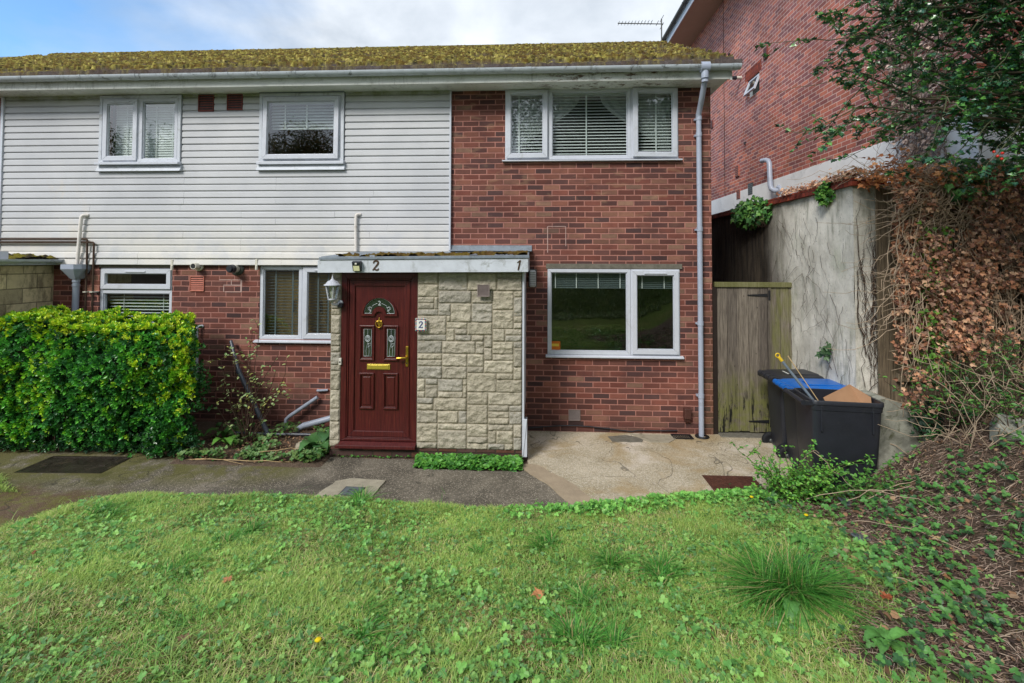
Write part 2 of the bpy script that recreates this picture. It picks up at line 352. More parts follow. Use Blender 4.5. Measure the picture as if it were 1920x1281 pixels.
m = simple('salmon_vent', C(176, 108, 92), .8, .3, var=.2, sc=20)
m = simple('grey_vent', C(124, 112, 108), .6, .3, var=.15, sc=20)
m = simple('cream_plastic', C(200, 196, 184), .4, .4, var=.1, sc=10)
m = simple('brown_box', C(74, 46, 40), .45, .4, var=.2, sc=10)
m = simple('cardboard', C(158, 122, 92), .85, .2, var=.15, sc=6)
m = simple('cane', C(186, 160, 118), .7, .3, var=.2, sc=30)
m = simple('yellow_plastic', C(214, 178, 40), .4, .4)
m = simple('grey_pole', C(110, 122, 134), .4, .4)
m = simple('silver_paint', C(186, 188, 196), .5, .5, var=.3, sc=60, dirt=(C(90, 92, 96), .8))
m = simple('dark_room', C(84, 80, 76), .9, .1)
m = simple('blind_white', C(214, 220, 220), .5, .3, var=.05)
m = simple('blind_dark', C(96, 108, 112), .5, .3, var=.1)
m = simple('cabinet_cream', C(176, 148, 98), .5, .3, var=.05)
m = simple('plaque_white', C(214, 214, 208), .2, .6, var=.04)
m = simple('plaque_blue', C(36, 54, 120), .3, .5)
m = simple('plaque_green', C(52, 110, 92), .3, .5)
m = simple('plaque_red', C(176, 74, 60), .3, .5)
m = simple('sticker_orange', C(190, 104, 36), .5, .3, var=.2, sc=30)
m = simple('sticker_yellow', C(216, 186, 70), .5, .3, var=.2, sc=30)
m = simple('lamp_lens', C(226, 222, 178), .3, .5, var=.05)
m = simple('gunmetal', C(84, 86, 84), .45, .5, metal=.4, var=.3, sc=40)
m = simple('white_render', C(222, 228, 240), .85, .2, var=.08, sc=3, dirt=(C(168, 172, 174), .4), bump=.12)
m = simple('beige_soffit', C(178, 152, 132), .6, .3, var=.08, sc=2)
m = simple('bark', C(84, 76, 62), .9, .2, var=.45, sc=30, bump=.6)
m = simple('twig_pale', C(184, 162, 138), .85, .2, var=.35, sc=12)
m = simple('twig_grey', C(124, 108, 98), .9, .2, var=.4, sc=12)
m = simple('twig_dark', C(76, 60, 50), .9, .2, var=.4, sc=12)
m = simple('twig_green', C(88, 96, 56), .8, .2, var=.3, sc=12)
m = simple('berry', C(190, 34, 20), .25, .6, var=.1)
m = simple('stone', C(150, 142, 124), .8, .3, var=.3, sc=18, bump=.4)
m = simple('slate', C(92, 98, 104), .55, .4, var=.3, sc=18, bump=.3)
m = simple('plastic_scrap', C(150, 160, 176), .3, .5)
m = simple('petal_yellow', C(236, 196, 20), .6, .2)
for k in (('leaf', .45, .25), ('leaf_glossy', .3, .12), ('leaf_dead', .8, .12), ('grass_blade', .5, .3)): leaf_mat(*k)

def m_glass():
    m = MT('window_glass'); o = m.t.nodes['Material Output']
    ge = m.n('ShaderNodeNewGeometry'); dt = m.n('ShaderNodeVectorMath', {0: ge.outputs['Incoming'], 1: ge.outputs['Normal']}, operation='DOT_PRODUCT').outputs['Value']; tr = m.n('ShaderNodeBsdfTransparent', {0: (.86, .9, .88, 1)}); gl = m.n('ShaderNodeBsdfGlossy', {0: (.95, .97, 1, 1), 1: .012})
    bn = m.n('ShaderNodeBump', {'Height': m.noise(2.2, 2, .4), 'Distance': .004, 'Strength': .5}); m.t.links.new(bn.outputs[0], gl.inputs['Normal'])
    f = m.math('MULTIPLY_ADD', m.math('POWER', m.math('SUBTRACT', 1, m.math('ABSOLUTE', dt)), 5), .8, .17, clamp=True)
    mx = m.n('ShaderNodeMixShader', {0: f, 1: tr.outputs[0], 2: gl.outputs[0]}); m.t.links.new(mx.outputs[0], o.inputs[0]); M['glass'] = m.m
m_glass()
def m_net():
    m = MT('net_curtain'); o = m.t.nodes['Material Output']
    tr = m.n('ShaderNodeBsdfTransparent'); df = m.n('ShaderNodeBsdfDiffuse', {0: (.75, .78, .78, 1)}); mx = m.n('ShaderNodeMixShader', {0: .62, 1: tr.outputs[0], 2: df.outputs[0]})
    m.t.links.new(mx.outputs[0], o.inputs[0]); M['net'] = m.m
m_net()
def m_door():
    m = MT('mahogany', .3, .5); x, y, z = m.sep()
    g = m.noise(26, 8, .75, v=m.scale(m.pos, (4.5, 1, .12)))
    c = m.ramp(g, [(.3, C(40, 13, 15)), (.5, C(70, 24, 25)), (.7, C(98, 42, 34))]); m.color(c)
    m.bump(g, .002, .3); M['mahogany'] = m.m
m_door()
def m_wood():
    for key, a, b, c2 in (('gate_wood', C(76, 70, 64), C(124, 116, 106), 1), ('fence_wood', C(80, 70, 58), C(134, 120, 98), 0)):
        m = MT(key, .85, .2); x, y, z = m.sep()
        g = m.noise(18, 8, .7, v=m.scale(m.pos, (4, 1, .22)), dist=.6)
        bd = m.n('ShaderNodeTexWhiteNoise', {'W': m.math('FLOOR', m.math('DIVIDE', x, .143))}, noise_dimensions='1D').outputs['Value']
        c = m.mix(m.mr(g, .3, .7), a, b); c = m.mix(1, c, m.ramp(bd, [(0, (.72, .7, .7, 1)), (1, (1.18, 1.16, 1.12, 1))]), 'MULTIPLY')
        kn = m.mr(m.vor(5.5, v=m.scale(m.pos, (1.6, 1, .8))), .045, .09, .8, 0); c = m.mix(kn, c, (.02, .015, .012, 1))
        if c2:
            al = m.math('MULTIPLY', m.mr(m.math('ADD', z, m.math('MULTIPLY', m.noise(4, 4, .6, v=m.scale(m.pos, (3, 1, .4))), .7)), .75, 1.3, 1, 0), m.mr(m.noise(9, 6, .7), .3, .6))
            al = m.math('MAXIMUM', m.math('MULTIPLY', al, .6), m.math('MULTIPLY', m.mr(x, .68, .76, 0, .5), m.mr(m.noise(5, 5, .65, v=m.scale(m.pos, (2, 1, .5))), .3, .62)))
            al = m.math('MAXIMUM', al, m.mr(z, 1.950, 1.958, 0, .5))
            c = m.mix(al, c, C(104, 108, 42))
            bk = m.math('MULTIPLY', m.mr(z, .75, .3), m.mr(m.noise(7, 5, .7, v=m.scale(m.pos, (2.5, 1, .35))), .52, .6)); c = m.mix(bk, c, (.012, .012, .01, 1))
        m.color(c); m.bump(g, .006, .8); M[key] = m.m
m_wood()
def m_retwall():
    m = MT('rendered_wall', .9, .2); x, y, z = m.sep()
    c = m.mix(m.mr(m.noise(2.2, 7, .65), .3, .72), C(182, 177, 166), C(222, 217, 206))
    c = m.mix(m.mr(m.noise(6, 7, .7, v=m.scale(m.pos, (1, 1.6, .3))), .48, .7, 0, .6), c, C(108, 110, 92))
    c = m.mix(m.mr(m.noise(1.4, 5, .6), .55, .75, 0, .4), c, C(130, 144, 100))
    c = m.mix(m.mr(m.noise(38, 6, .75, v=m.scale(m.pos, (1, 1, .55)), dist=1.2), .58, .66, 0, .7), c, C(78, 74, 66))
    c = m.mix(m.mr(m.math('ADD', z, m.noise(3, 5, .6)), 3.4, 3.8, 0, .7), c, C(96, 96, 80))
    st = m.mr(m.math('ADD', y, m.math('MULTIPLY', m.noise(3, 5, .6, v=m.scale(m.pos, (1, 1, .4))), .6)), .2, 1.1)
    dk = m.mix(m.mr(m.noise(7, 7, .7, v=m.scale(m.pos, (1, 2, .15))), .35, .65), C(40, 36, 32), C(74, 66, 56))  # behind the gate: streaky dark stain, with the passage's shade put into the colour
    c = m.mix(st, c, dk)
    m.color(c); m.bump(m.math('ADD', m.noise(9, 6, .6), m.math('MULTIPLY', m.noise(70, 5, .7), .4)), .012, .9); M['rendered_wall'] = m.m
m_retwall()
def m_stone():
    m = MT('reconstituted_stone', .9, .2); x, y, z = m.sep()
    a = m.n('ShaderNodeAttribute', attribute_name='Col').outputs['Color']
    c = m.mix(1, a, m.ramp(m.noise(22, 7, .75), [(.28, (.68, .68, .67, 1)), (.7, (1.12, 1.12, 1.11, 1))]), 'MULTIPLY')
    c = m.mix(m.mr(m.noise(90, 4, .8), .62, .7, 0, .6), c, (.08, .075, .06, 1))
    m.color(c); m.bump(m.math('ADD', m.noise(60, 7, .8), m.math('MULTIPLY', m.vor(48), .5)), .014, 1); M['stone_face'] = m.m
m_stone()
def m_roof():
    m = MT('mossy_tiles', .95, .1)
    a = m.n('ShaderNodeAttribute', attribute_name='Col').outputs['Color']
    m.color(m.mix(1, a, m.ramp(m.noise(30, 6, .8), [(.3, (.5, .5, .5, 1)), (.7, (1.4, 1.4, 1.4, 1))]), 'MULTIPLY')); m.bump(m.noise(70, 5, .8), .012, 1); M['mossy_tiles'] = m.m
m_roof()
def m_path(key, base, dark, spk, moss, ss=95):
    m = MT(key, .92, .25); x, y, z = m.sep()
    c = m.mix(m.mr(m.noise(2.2, 7, .65), .3, .7), dark, base)
    v = m.vor(ss); vc = m.n('ShaderNodeTexVoronoi', {'Vector': m.pos, 'Scale': ss}).outputs['Color']
    g = m.n('ShaderNodeSeparateColor', {0: vc}).outputs[0]
    c = m.mix(m.math('MULTIPLY', m.mr(g, .72, .8), m.mr(v, .5, .3)), c, spk)
    c = m.mix(m.mr(g, .3, .2, 0, .6), c, m.mix(.5, c, (.02, .018, .015, 1)))
    if moss:
        f = m.math('MULTIPLY', m.mr(m.noise(2.8, 6, .7), .36, .52), m.mr(m.math('ADD', y, m.math('MULTIPLY', x, -.09)), -1.62, -1.12))
        f = m.math('MULTIPLY', f, m.mr(x, -2.3, -2.9)); c = m.mix(m.math('MULTIPLY', f, .75), c, C(86, 84, 36))
        f2 = m.math('MULTIPLY', m.mr(x, -3.6, -4.4), m.mr(m.noise(3.1, 6, .7), .5, .66)); c = m.mix(m.math('MULTIPLY', f2, .6), c, C(66, 66, 26)); f3 = m.math('MULTIPLY', m.mr(m.math('ADD', y, m.math('MULTIPLY', m.noise(2.2, 5, .6), .7)), -1.45, -1.75), m.mr(x, -3.9, -4.5)); c = m.mix(m.math('MULTIPLY', f3, .8), c, m.mix(m.mr(m.noise(7, 7, .75), .42, .6), C(86, 66, 48), C(92, 88, 36)))
        c = m.mix(m.mr(m.noise(1.3, 5, .6, dist=.8), .56, .7, 0, .55), c, (.03, .028, .024, 1))
    else:
        c = m.mix(m.mr(m.noise(1.5, 5, .6, dist=.5), .5, .68, 0, .6), c, C(150, 126, 84))
        c = m.mix(m.mr(m.noise(1.1, 4, .6), .58, .7, 0, .5), c, C(206, 196, 186))
    cr_ = m.math('ABSOLUTE', m.math('SUBTRACT', m.noise(.9, 3, .6, dist=.6), .5)); c = m.mix(m.mr(cr_, .0015, .004, .55, 0), c, (.03, .028, .02, 1))
    m.color(c); m.bump(m.math('ADD', m.math('MULTIPLY', v, .6), m.noise(30, 5, .6)), .008, .8); M[key] = m.m
m_path('path_concrete', C(116, 108, 95), C(82, 76, 66), C(166, 156, 140), True)
m_path('patio_concrete', C(184, 172, 150), C(156, 144, 120), C(212, 204, 190), False, 110)
m = simple('sand_strip', C(156, 140, 118), .95, .2, var=.2, sc=7, bump=.4)
def m_ground():
    m = MT('soil', .95, .15); a = m.n('ShaderNodeAttribute', attribute_name='Col').outputs['Color']
    c = m.mix(1, a, m.ramp(m.noise(26, 8, .8), [(.3, (.5, .5, .5, 1)), (.7, (1.5, 1.45, 1.4, 1))]), 'MULTIPLY'); m.color(c); m.bump(m.noise(45, 6, .8), .02, 1); M['soil'] = m.m
m_ground()
simple('pale_mortar', C(186, 158, 150), .9, .2); simple('mossy_ridge', C(96, 94, 52), .95, .1, var=.4, sc=14, bump=.5); simple('came', C(190, 196, 200), .4, .5, metal=.3)
def m_dg():
    m = MT('door_glass'); o = m.t.nodes['Material Output']; gl = m.n('ShaderNodeBsdfGlossy', {0: (.8, .85, .82, 1), 1: .06}); df = m.n('ShaderNodeBsdfDiffuse', {0: (.02, .03, .025, 1)})
    fr = m.n('ShaderNodeFresnel', {0: 1.6}); mx = m.n('ShaderNodeMixShader', {0: m.math('ADD', fr.outputs[0], .14), 1: df.outputs[0], 2: gl.outputs[0]}); m.t.links.new(mx.outputs[0], o.inputs[0]); M['door_glass'] = m.m
m_dg()
simple('pipe_black', C(64, 70, 80), .3, .5, var=.15); simple('worn_bronze', C(84, 62, 44), .45, .5, metal=.5, var=.4, sc=40); simple('dark_wood', C(44, 36, 32), .8, .2); simple('rubber', C(26, 27, 30), .75, .3, var=.2)
simple('rusty_iron', C(92, 58, 46), .7, .3, metal=.2, var=.4, sc=22, bump=.5); simple('dark_wet', C(56, 50, 44), .22, .6, var=.5, sc=5, dirt=(C(96, 84, 62), .6), bump=.3)
simple('bulk_lens', C(196, 196, 196), .3, .5, var=.2, sc=40); m_ = simple('footing', C(150, 150, 138), .9, .2, var=.45, sc=9, dirt=(C(84, 86, 66), .95), bump=.5)
simple('twig_holly', C(86, 90, 66), .8, .2, var=.35, sc=12); leaf_mat('holly_leaf', .22, .04, .6)

# ================================================================ THE SETTING: ground, path, patio
EX = [-4.56, -4.41, -4.22, -3.9, -3.17, -1.92, -1.25, -.52, .28, 1.0, 1.73, 2.23, 2.72, 4]
EY = [-2.69, -2.38, -2.08, -2.0, -1.98, -1.92, -2.01, -2.09, -2.03, -1.86, -1.67, -1.61, -1.50, -1.5]
def lawn_d(x, y):
    x = np.asarray(x, float); y = np.asarray(y, float)
    e = np.interp(x, EX, EY)-y; xl = -4.60-.3*np.maximum(0, -2.69-y)
    return np.maximum(0, np.minimum(e, (x-xl)*1.0))
def gz(x, y):
    x = np.asarray(x, float); y = np.asarray(y, float); d = lawn_d(x, y)
    z = .05+.025*sst(0, .12, d)+.15*np.minimum(d, 6)+.045*(fbm(x*1.3+9, y*1.3, 3)-.5)*sst(0, .5, d)+.03*(fbm(x*6+3, y*6, 3)-.5)*sst(0, .3, d)
    yy = sst(-1.45, -1.85, y)
    xb = 3.75-1.15*yy
    R = .78*sst(xb, xb+1.75, x)*sst(1.0, -1.0, y)+.35*sst(4.2, 6.5, x)
    z = z+R+R*.12*(fbm(x*4, y*4+5, 3)-.5)
    z = z+.42*np.maximum(0, -7.2-y)*sst(14, 9, -y*0+np.abs(x)*.6)-np.where(y < -15, .42*(-15-y), 0)
    return z
def soil_mask(x, y):   # 1 = bare soil and litter on the right-hand bank
    b = 2.62+.34*(np.maximum(y, -5)+1.5)+sst(-5, -7, y)*9; return sst(-.28, .32, x-b+(fbm(x*2.2+4, y*2.2+8, 4)-.5)*1.5)
xs = np.concatenate([np.linspace(-60, -9.2, 26), np.arange(-9, 7.6, .05), np.linspace(8, 60, 26)])
ys = np.concatenate([np.linspace(-60, -16.5, 22), np.linspace(-16, -5.7, 40), np.arange(-5.6, .6, .05), np.linspace(1, 60, 30)])
gx, gy = np.meshgrid(xs, ys, indexing='ij'); z = gz(gx, gy)
lm = sst(.02, .1, lawn_d(gx, gy)); sm = soil_mask(gx, gy)
bed = sst(.05, -.02, lawn_d(gx, gy))
z = z+np.where((bed > .5) & (gy > np.where(gx < -4.15, -1.0, -1.27)) & (gx < -2.4), .03+.06*(fbm(gx*3, gy*3, 3)-.3), 0)
cg = lc(92, 108, 46); cs = lc(98, 84, 72); cd = lc(136, 128, 78)
mm = (lm*(1-sm))[..., None]; pt = (sst(.45, .65, fbm(gx*2.5, gy*2.5+3, 4))*sst(-6.4, -5.4, gy))[..., None]; far_ = sst(-9.2, -11.5, gy+.8*fbm(gx, gy, 3))[..., None]
gc = (cg*(1-pt)+cd*pt)*mm+cs*(1-mm); gc = gc*(1-.8*far_)+lc(86, 78, 62)*.8*far_
gc = gc*(.85+.4*(fbm(gx*9, gy*9, 3)-.2))[..., None]
i, j = np.meshgrid(np.arange(len(xs)-1), np.arange(len(ys)-1), indexing='ij'); ny = len(ys)
F = np.stack([i*ny+j, (i+1)*ny+j, (i+1)*ny+j+1, i*ny+j+1], -1).reshape(-1, 4)
o = npmesh('ground', np.stack([gx, gy, z], -1).reshape(-1, 3), F, 'soil', None, gc.reshape(-1, 3), True); tag(o, kind='structure')

def sheet(name, pts, z0, mat, thick=.05, dens=None):
    """a slab with a slightly ragged outline"""
    P = []
    n = len(pts)
    for i in range(n):
        a = np.array(pts[i], float); b = np.array(pts[(i+1) % n], float); k = max(1, int(np.linalg.norm(b-a)/.07))
        for q in range(k):
            p = a+(b-a)*q/k
            if q: p = p+RNG.normal(0, .006, 2)
            P.append((p[0], p[1]))
    m = MB(); m.prism(P, z0-thick, z0, 'z'); o = m.build(name, mat); return tag(o, kind='structure')
sheet('path', [(-9, -1.0), (-6.3, -1.0), (-5.0, -1.0), (-4.25, -1.06), (-3.6, -1.27), (-2.62, -1.3), (-2.46, -.99), (-1.36, -1.0), (-1.34, -1.25), (-.16, -1.26), (-.1, -1.14), (.28, -1.5), (.62, -2.2), (-1.5, -2.2), (-4.0, -2.2), (-4.35, -2.6), (-4.7, -3.3), (-9, -3.3)], .066, 'path_concrete')
sheet('patio', [(-.14, .02), (2.9, .02), (3.45, .0), (3.45, -1.55), (2.6, -1.9), (.62, -2.2), (.36, -1.62), (-.08, -1.12)], .074, 'patio_concrete')
sheet('paving_strip', [(-.15, -1.08), (.02, -1.1), (.42, -1.6), (.72, -2.2), (.44, -2.2), (.16, -1.62), (-.15, -1.2)], .079, 'sand_strip')
sheet('paving_patch', [(-2.1, -1.62), (-1.95, -1.545), (-1.58, -1.58), (-1.6, -2.1), (-2.2, -2.1)], .079, 'pale_concrete')
sheet('paving_repair', [(.95, -.16), (1.2, -.1), (1.42, -.2), (1.36, -.34), (.98, -.34)], .080, 'grey_concrete')
sheet('paving_repair', [(1.26, -.06), (1.75, -.09), (1.86, -.16), (1.7, -.34), (1.46, -.35)], .083, 'pale_concrete')
# ground raised behind the retaining wall
m = MB(); m.box(3.74, 14, -1.29, 20, .2, 2.86); o = m.build('raised_ground', 'grey_concrete'); tag(o, kind='structure')

# ================================================================ THE HOUSE
house = thing('terraced_house', 'two storey brick house with white boarded upper floor and mossy roof', 'house')
def holes_wall(x0, x1, z0, z1, y, holes, depth=.11):
    m = MB(); X = sorted({x0, x1, *[h[0] for h in holes], *[h[1] for h in holes]}); Z = sorted({z0, z1, *[h[2] for h in holes], *[h[3] for h in holes]})
    for a, b in zip(X[:-1], X[1:]):
        for c, d in zip(Z[:-1], Z[1:]):
            if any(h[0] <= a and b <= h[1] and h[2] <= c and d <= h[3] for h in holes): continue
            m.add([(a, y, c), (b, y, c), (b, y, d), (a, y, d)], [(0, 1, 2, 3)])
    for a, b, c, d in holes:
        m.add([(a, y, c), (a, y, d), (a, y+depth, d), (a, y+depth, c)], [(0, 1, 2, 3)]); m.add([(b, y, c), (b, y, d), (b, y+depth, d), (b, y+depth, c)], [(3, 2, 1, 0)])
        m.add([(a, y, d), (b, y, d), (b, y+depth, d), (a, y+depth, d)], [(0, 1, 2, 3)]); m.add([(a, y, c), (b, y, c), (b, y+depth, c), (a, y+depth, c)], [(3, 2, 1, 0)])
    return m
HO = [(-6.25, -5.13, 3.80, 4.72), (-3.88, -2.75, 3.80, 4.72), (-.43, 1.94, 3.80, 4.785), (-6.28, -5.20, 1.25, 2.28), (-3.91, -2.62, 1.28, 2.31), (.16, 1.945, 1.12, 2.285)]
m = holes_wall(-12.5, 2.38, -.1, 4.80, 0, HO); m.build('wall', 'house_brick', house)
m = MB(); m.add([(2.38, 0, -.1), (2.38, 7.2, -.1), (2.38, 7.2, 4.8), (2.38, 3.3, 6.75), (2.38, 0, 4.8)], [(0, 1, 2, 3, 4)]); brick_mat('house_brick_side', 'Y', FB, C(158, 88, 72)); m.build('side_wall', 'house_brick_side', house)
# rooms behind the windows
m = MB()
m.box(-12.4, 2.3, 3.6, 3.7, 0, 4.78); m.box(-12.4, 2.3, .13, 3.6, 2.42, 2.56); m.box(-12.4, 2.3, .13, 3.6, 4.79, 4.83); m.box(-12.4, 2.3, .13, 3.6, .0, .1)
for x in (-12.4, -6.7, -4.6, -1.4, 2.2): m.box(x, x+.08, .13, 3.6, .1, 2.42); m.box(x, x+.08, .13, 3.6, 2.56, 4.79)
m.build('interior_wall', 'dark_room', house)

# shiplap boards: one profile swept along x, with the window openings left out
m = MB(); zb = 2.325; ex = .0963; k = 0; zt = 4.774; XL, XR = -7.775, -1.20
hol = [(-6.31, -5.07, 3.66, 4.80), (-3.93, -2.69, 3.64, 4.80), (-4.845, -4.605, 4.515, 4.80), (-4.42, -4.18, 4.53, 4.80)]
rb = random.Random(3)
while zb < zt-.01:
    t = min(zb+ex, zt); segs = [(XL, XR)]
    for h in hol:
        if h[2] < zb+.05 < h[3]:
            ns = []
            for a, b in segs:
                if h[0] > a and h[1] < b: ns += [(a, h[0]), (h[1], b)]
                else: ns.append((a, b))
            segs = ns
    full = []
    for a, b in segs:
        cuts = [a]
        while cuts[-1] < b:
            nx = cuts[-1]+rb.choice([1.35, 2.1, 2.75, 3.6])
            cuts.append(nx if nx < b-.4 else b)
        full += list(zip(cuts[:-1], cuts[1:]))
    for a, b in full:
        dz = rb.uniform(-.0016, .0016); dy = rb.uniform(-.0015, .0015); z0_, t_ = zb+dz, t+dz; fl = .018 if k < 2 else 0
        pr = [(-.006, z0_+.004), (-.040-fl+dy, z0_), (-.043-fl+dy, z0_+.006), (-.040-fl*.6+dy, z0_+.07), (-.030-fl*.5+dy, z0_+.080), (-.026-fl*.5, z0_+.086), (-.024-fl*.5, t_+.002), (-.006, t_+.002)]
        m.prism(pr, a+.0012, b-.0012, 'x')
    zb = t; k += 1
m.build('cladding', 'cladding', house)
m = MB(); m.box(XR-.004, XR+.018, -.05, .0, 2.33, 4.77); m.build('corner_trim', 'upvc', house)
m = MB(); m.prism([(XL-.035, 4.77), (XL+.004, 4.77), (XL+.004, 2.60), (XL-.02, 2.45), (XL-.13, 2.45), (XL-.035, 2.60)], -.06, 0, 'y'); m.build('corner_trim', 'upvc', house)

# roof: tile courses with a thick coat of moss (one relief sheet)
nx, ns = 1500, 190; X = np.linspace(-13.2, 2.62, nx); Sv = np.linspace(0, 1, ns)
rx, rs = np.meshgrid(X, Sv, indexing='ij'); L = 4.10; s = rs*L; row = np.floor(s/.30); fr = s/.30-row
tile = (1-fr)*.034; ux = rx/.30+.5*(row % 2); tile = tile-.010*np.exp(-((ux-np.floor(ux)-.5)/.05)**2)+.010*np.abs(np.sin(ux*2*pi))
tile = tile+(_tab[(np.floor(ux).astype(int)) & 255, row.astype(int) & 255]-.5)*.008
mk = .07*(fr < .45)-.05*(fr > .7)+fbm(rx*5.2, s*6.5, 5, .66)+.10*sst(1.4, .9, rx)*0+.06*(fr < .35); thin = sst(.22, .0, s)*.10+sst(1.4, 2.6, rx)*.055
mo = sst(.45, .56, mk-thin); lump = fbm(rx*30, s*34, 3, .6)
hgt = tile+mo*(.006+.05*np.maximum(0, lump-.15))*sst(-.06, .3, s)+mo*.012*(fr < .3)*sst(.1, .3, s)
Yr = -.455+3.655*rs; Zr = 4.922+1.898*rs; sag = -.02*(fbm(rx*.5, rs*2, 2)-.5)
nn = np.array([0, -1.885, 3.64]); nn = nn/np.linalg.norm(nn)
low = np.where(rx < -10.4, -.05-.10*np.clip((-10.4-rx)/1.2, 0, 1)*rs, 0)
V = np.stack([rx, Yr+nn[1]*hgt, Zr+nn[2]*hgt+sag+low], -1); V[:, 0, 1] = V[:, 1, 1]-.004; V[:, 0, 2] = 4.885; mo[:, :2] *= .3
cm1, cm2, cm3 = lc(132, 124, 60), lc(88, 82, 44), lc(164, 152, 88); ct = lc(92, 86, 84); ct2 = lc(70, 58, 52)
q = fbm(rx*18+40, s*22, 4, .65)[..., None]; cmoss = cm2*(1-sst(.35, .6, q))+cm1*sst(.35, .6, q); cmoss = cmoss*(1-sst(.6, .75, q))+cm3*sst(.6, .75, q)
cmoss = cmoss*(.15+1.45*sst(.2, .75, lump)[..., None]); br = sst(.46, .58, fbm(rx*17+9, s*24+40, 4, .7))[..., None]; cmoss = cmoss*(1-.7*br)+lc(92, 68, 34)*.7*br  # shade between moss lumps is painted into the colour; brown patches are random
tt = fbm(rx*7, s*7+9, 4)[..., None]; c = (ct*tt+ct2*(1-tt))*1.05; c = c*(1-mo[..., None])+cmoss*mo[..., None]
i, j = np.meshgrid(np.arange(nx-1), np.arange(ns-1), indexing='ij'); F = np.stack([i*ns+j, (i+1)*ns+j, (i+1)*ns+j+1, i*ns+j+1], -1).reshape(-1, 4)
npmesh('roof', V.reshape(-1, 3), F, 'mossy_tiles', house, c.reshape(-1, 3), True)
m = MB(); m.prism([(-.44, 4.915), (-.40, 4.91), (3.25, 6.79), (7.3, 4.9), (7.4, 4.95), (3.22, 6.85), (3.18, 6.80)], -13.2, 2.60, 'x'); m.build('roof_deck', 'slate', house)
rg = MB()
for q in range(35):
    x = -10.4+q*.371; rg.prism([(3.08, 6.80), (3.11, 6.855), (3.2, 6.885), (3.29, 6.855), (3.32, 6.80)], x, x+.362, 'x')
rg.build('ridge_tiles', 'mossy_ridge', house) if 'mossy_ridge' in M else None
m = MB(); m.box(-12.6, 2.50, -.36, -.33, 4.752, 4.915); m.build('fascia', 'soffit_board', house, .003)
m = MB(); m.box(-12.6, 2.50, -.328, .0, 4.775, 4.795); m.box(2.385, 2.50, .0, 3.2, 4.775, 4.795); m.build('soffit', 'soffit_board', house)
m = MB(); m.prism([(-.36, 4.74), (-.36, 4.92), (3.2, 6.80), (3.2, 6.60)], 2.503, 2.53, 'x'); m.build('bargeboard', 'soffit_board', house)
# gutter with brackets
def gutter(name, x0, x1, y, z, r, mat, parent, t=.004):
    m = MB(); n = 12; A = [pi+pi*q/n for q in range(n+1)]
    pr = [(y+r*cos(a), z+r*sin(a)) for a in A]+[(y+(r-t)*cos(a), z+(r-t)*sin(a)) for a in reversed(A)]
    k = len(pr); V = [(xx, p[0], p[1]) for xx in (x0, x1) for p in pr]
    m.add(V, [(q, q+k, (q+1) % k+k, (q+1) % k) for q in range(k)], False); m.add(V[:k], [(q, q+1, k-2-q, k-1-q) for q in range(n)]); m.add(V[k:], [(q, k-1-q, k-2-q, q+1) for q in range(n)])
    return m.build(name, mat, parent)
gut = gutter('gutter', -12.6, 2.60, -.425, 4.905, .060, 'gutter_grey', house)
m = MB(); m.prism([(-.425+.058*cos(pi+pi*q/12), 4.905+.058*sin(pi+pi*q/12)) for q in range(13)], 2.597, 2.606, 'x'); m.build('end_cap', 'gutter_grey', gut)
def strap(x, w, rr, nm):
    m = MB(); A = [pi+pi*q/12 for q in range(13)]
    pr = [(-.425+rr*cos(a), 4.905+rr*sin(a)) for a in A]+[(-.425+(rr-.005)*cos(a), 4.905+(rr-.005)*sin(a)) for a in reversed(A)]; k = len(pr)
    V = [(xx, p[0], p[1]) for xx in (x-w/2, x+w/2) for p in pr]; m.add(V, [(q, q+k, (q+1) % k+k, (q+1) % k) for q in range(k)])
    m.add(V[:k], [(q, q+1, k-2-q, k-1-q) for q in range(12)]); m.add(V[k:], [(q, k-1-q, k-2-q, q+1) for q in range(12)]); m.build(nm, 'gutter_grey', gut)
for x in (-9.4, -8.5, -7.05, -6.2, -5.02, -4.13, -3.2, -2.46, -1.15, -.75, .35, .75, 1.62, 1.95): strap(x, .022, .066, 'bracket')
for x in (-8.0, -5.45, -3.75, -.10, 1.25, 2.52): strap(x, .075, .067, 'gutter_joint')
# downpipe at the right-hand corner
m = MB(); m.tube([(2.16, -.425, 4.86), (2.16, -.425, 4.76), (2.165, -.40, 4.70), (2.185, -.20, 4.50), (2.19, -.085, 4.38), (2.195, -.075, 4.30)], .036, 14)
m.tube([(2.195, -.075, 4.32), (2.197, -.075, .06)], .034, 16); dp = m.build('downpipe', 'pipe_grey', house)
m = MB(); m.tube([(2.16, -.425, 4.88), (2.16, -.425, 4.74)], .047, 14); m.tube([(2.16, -.425, 4.72), (2.16, -.425, 4.69)], .042, 14); m.tube([(2.105, -.425, 4.885), (2.215, -.425, 4.885)], .069, 14); m.build('outlet', 'pipe_grey', dp)
for z in (4.30, 4.08, 2.80, 1.54, .58):
    m = MB(); m.tube([(2.196, -.075, z), (2.196, -.075, z+.055)], .040, 16); m.box(2.150, 2.243, -.045, -.001, z+.01, z+.035); m.build('pipe_clip', 'pipe_grey', dp)

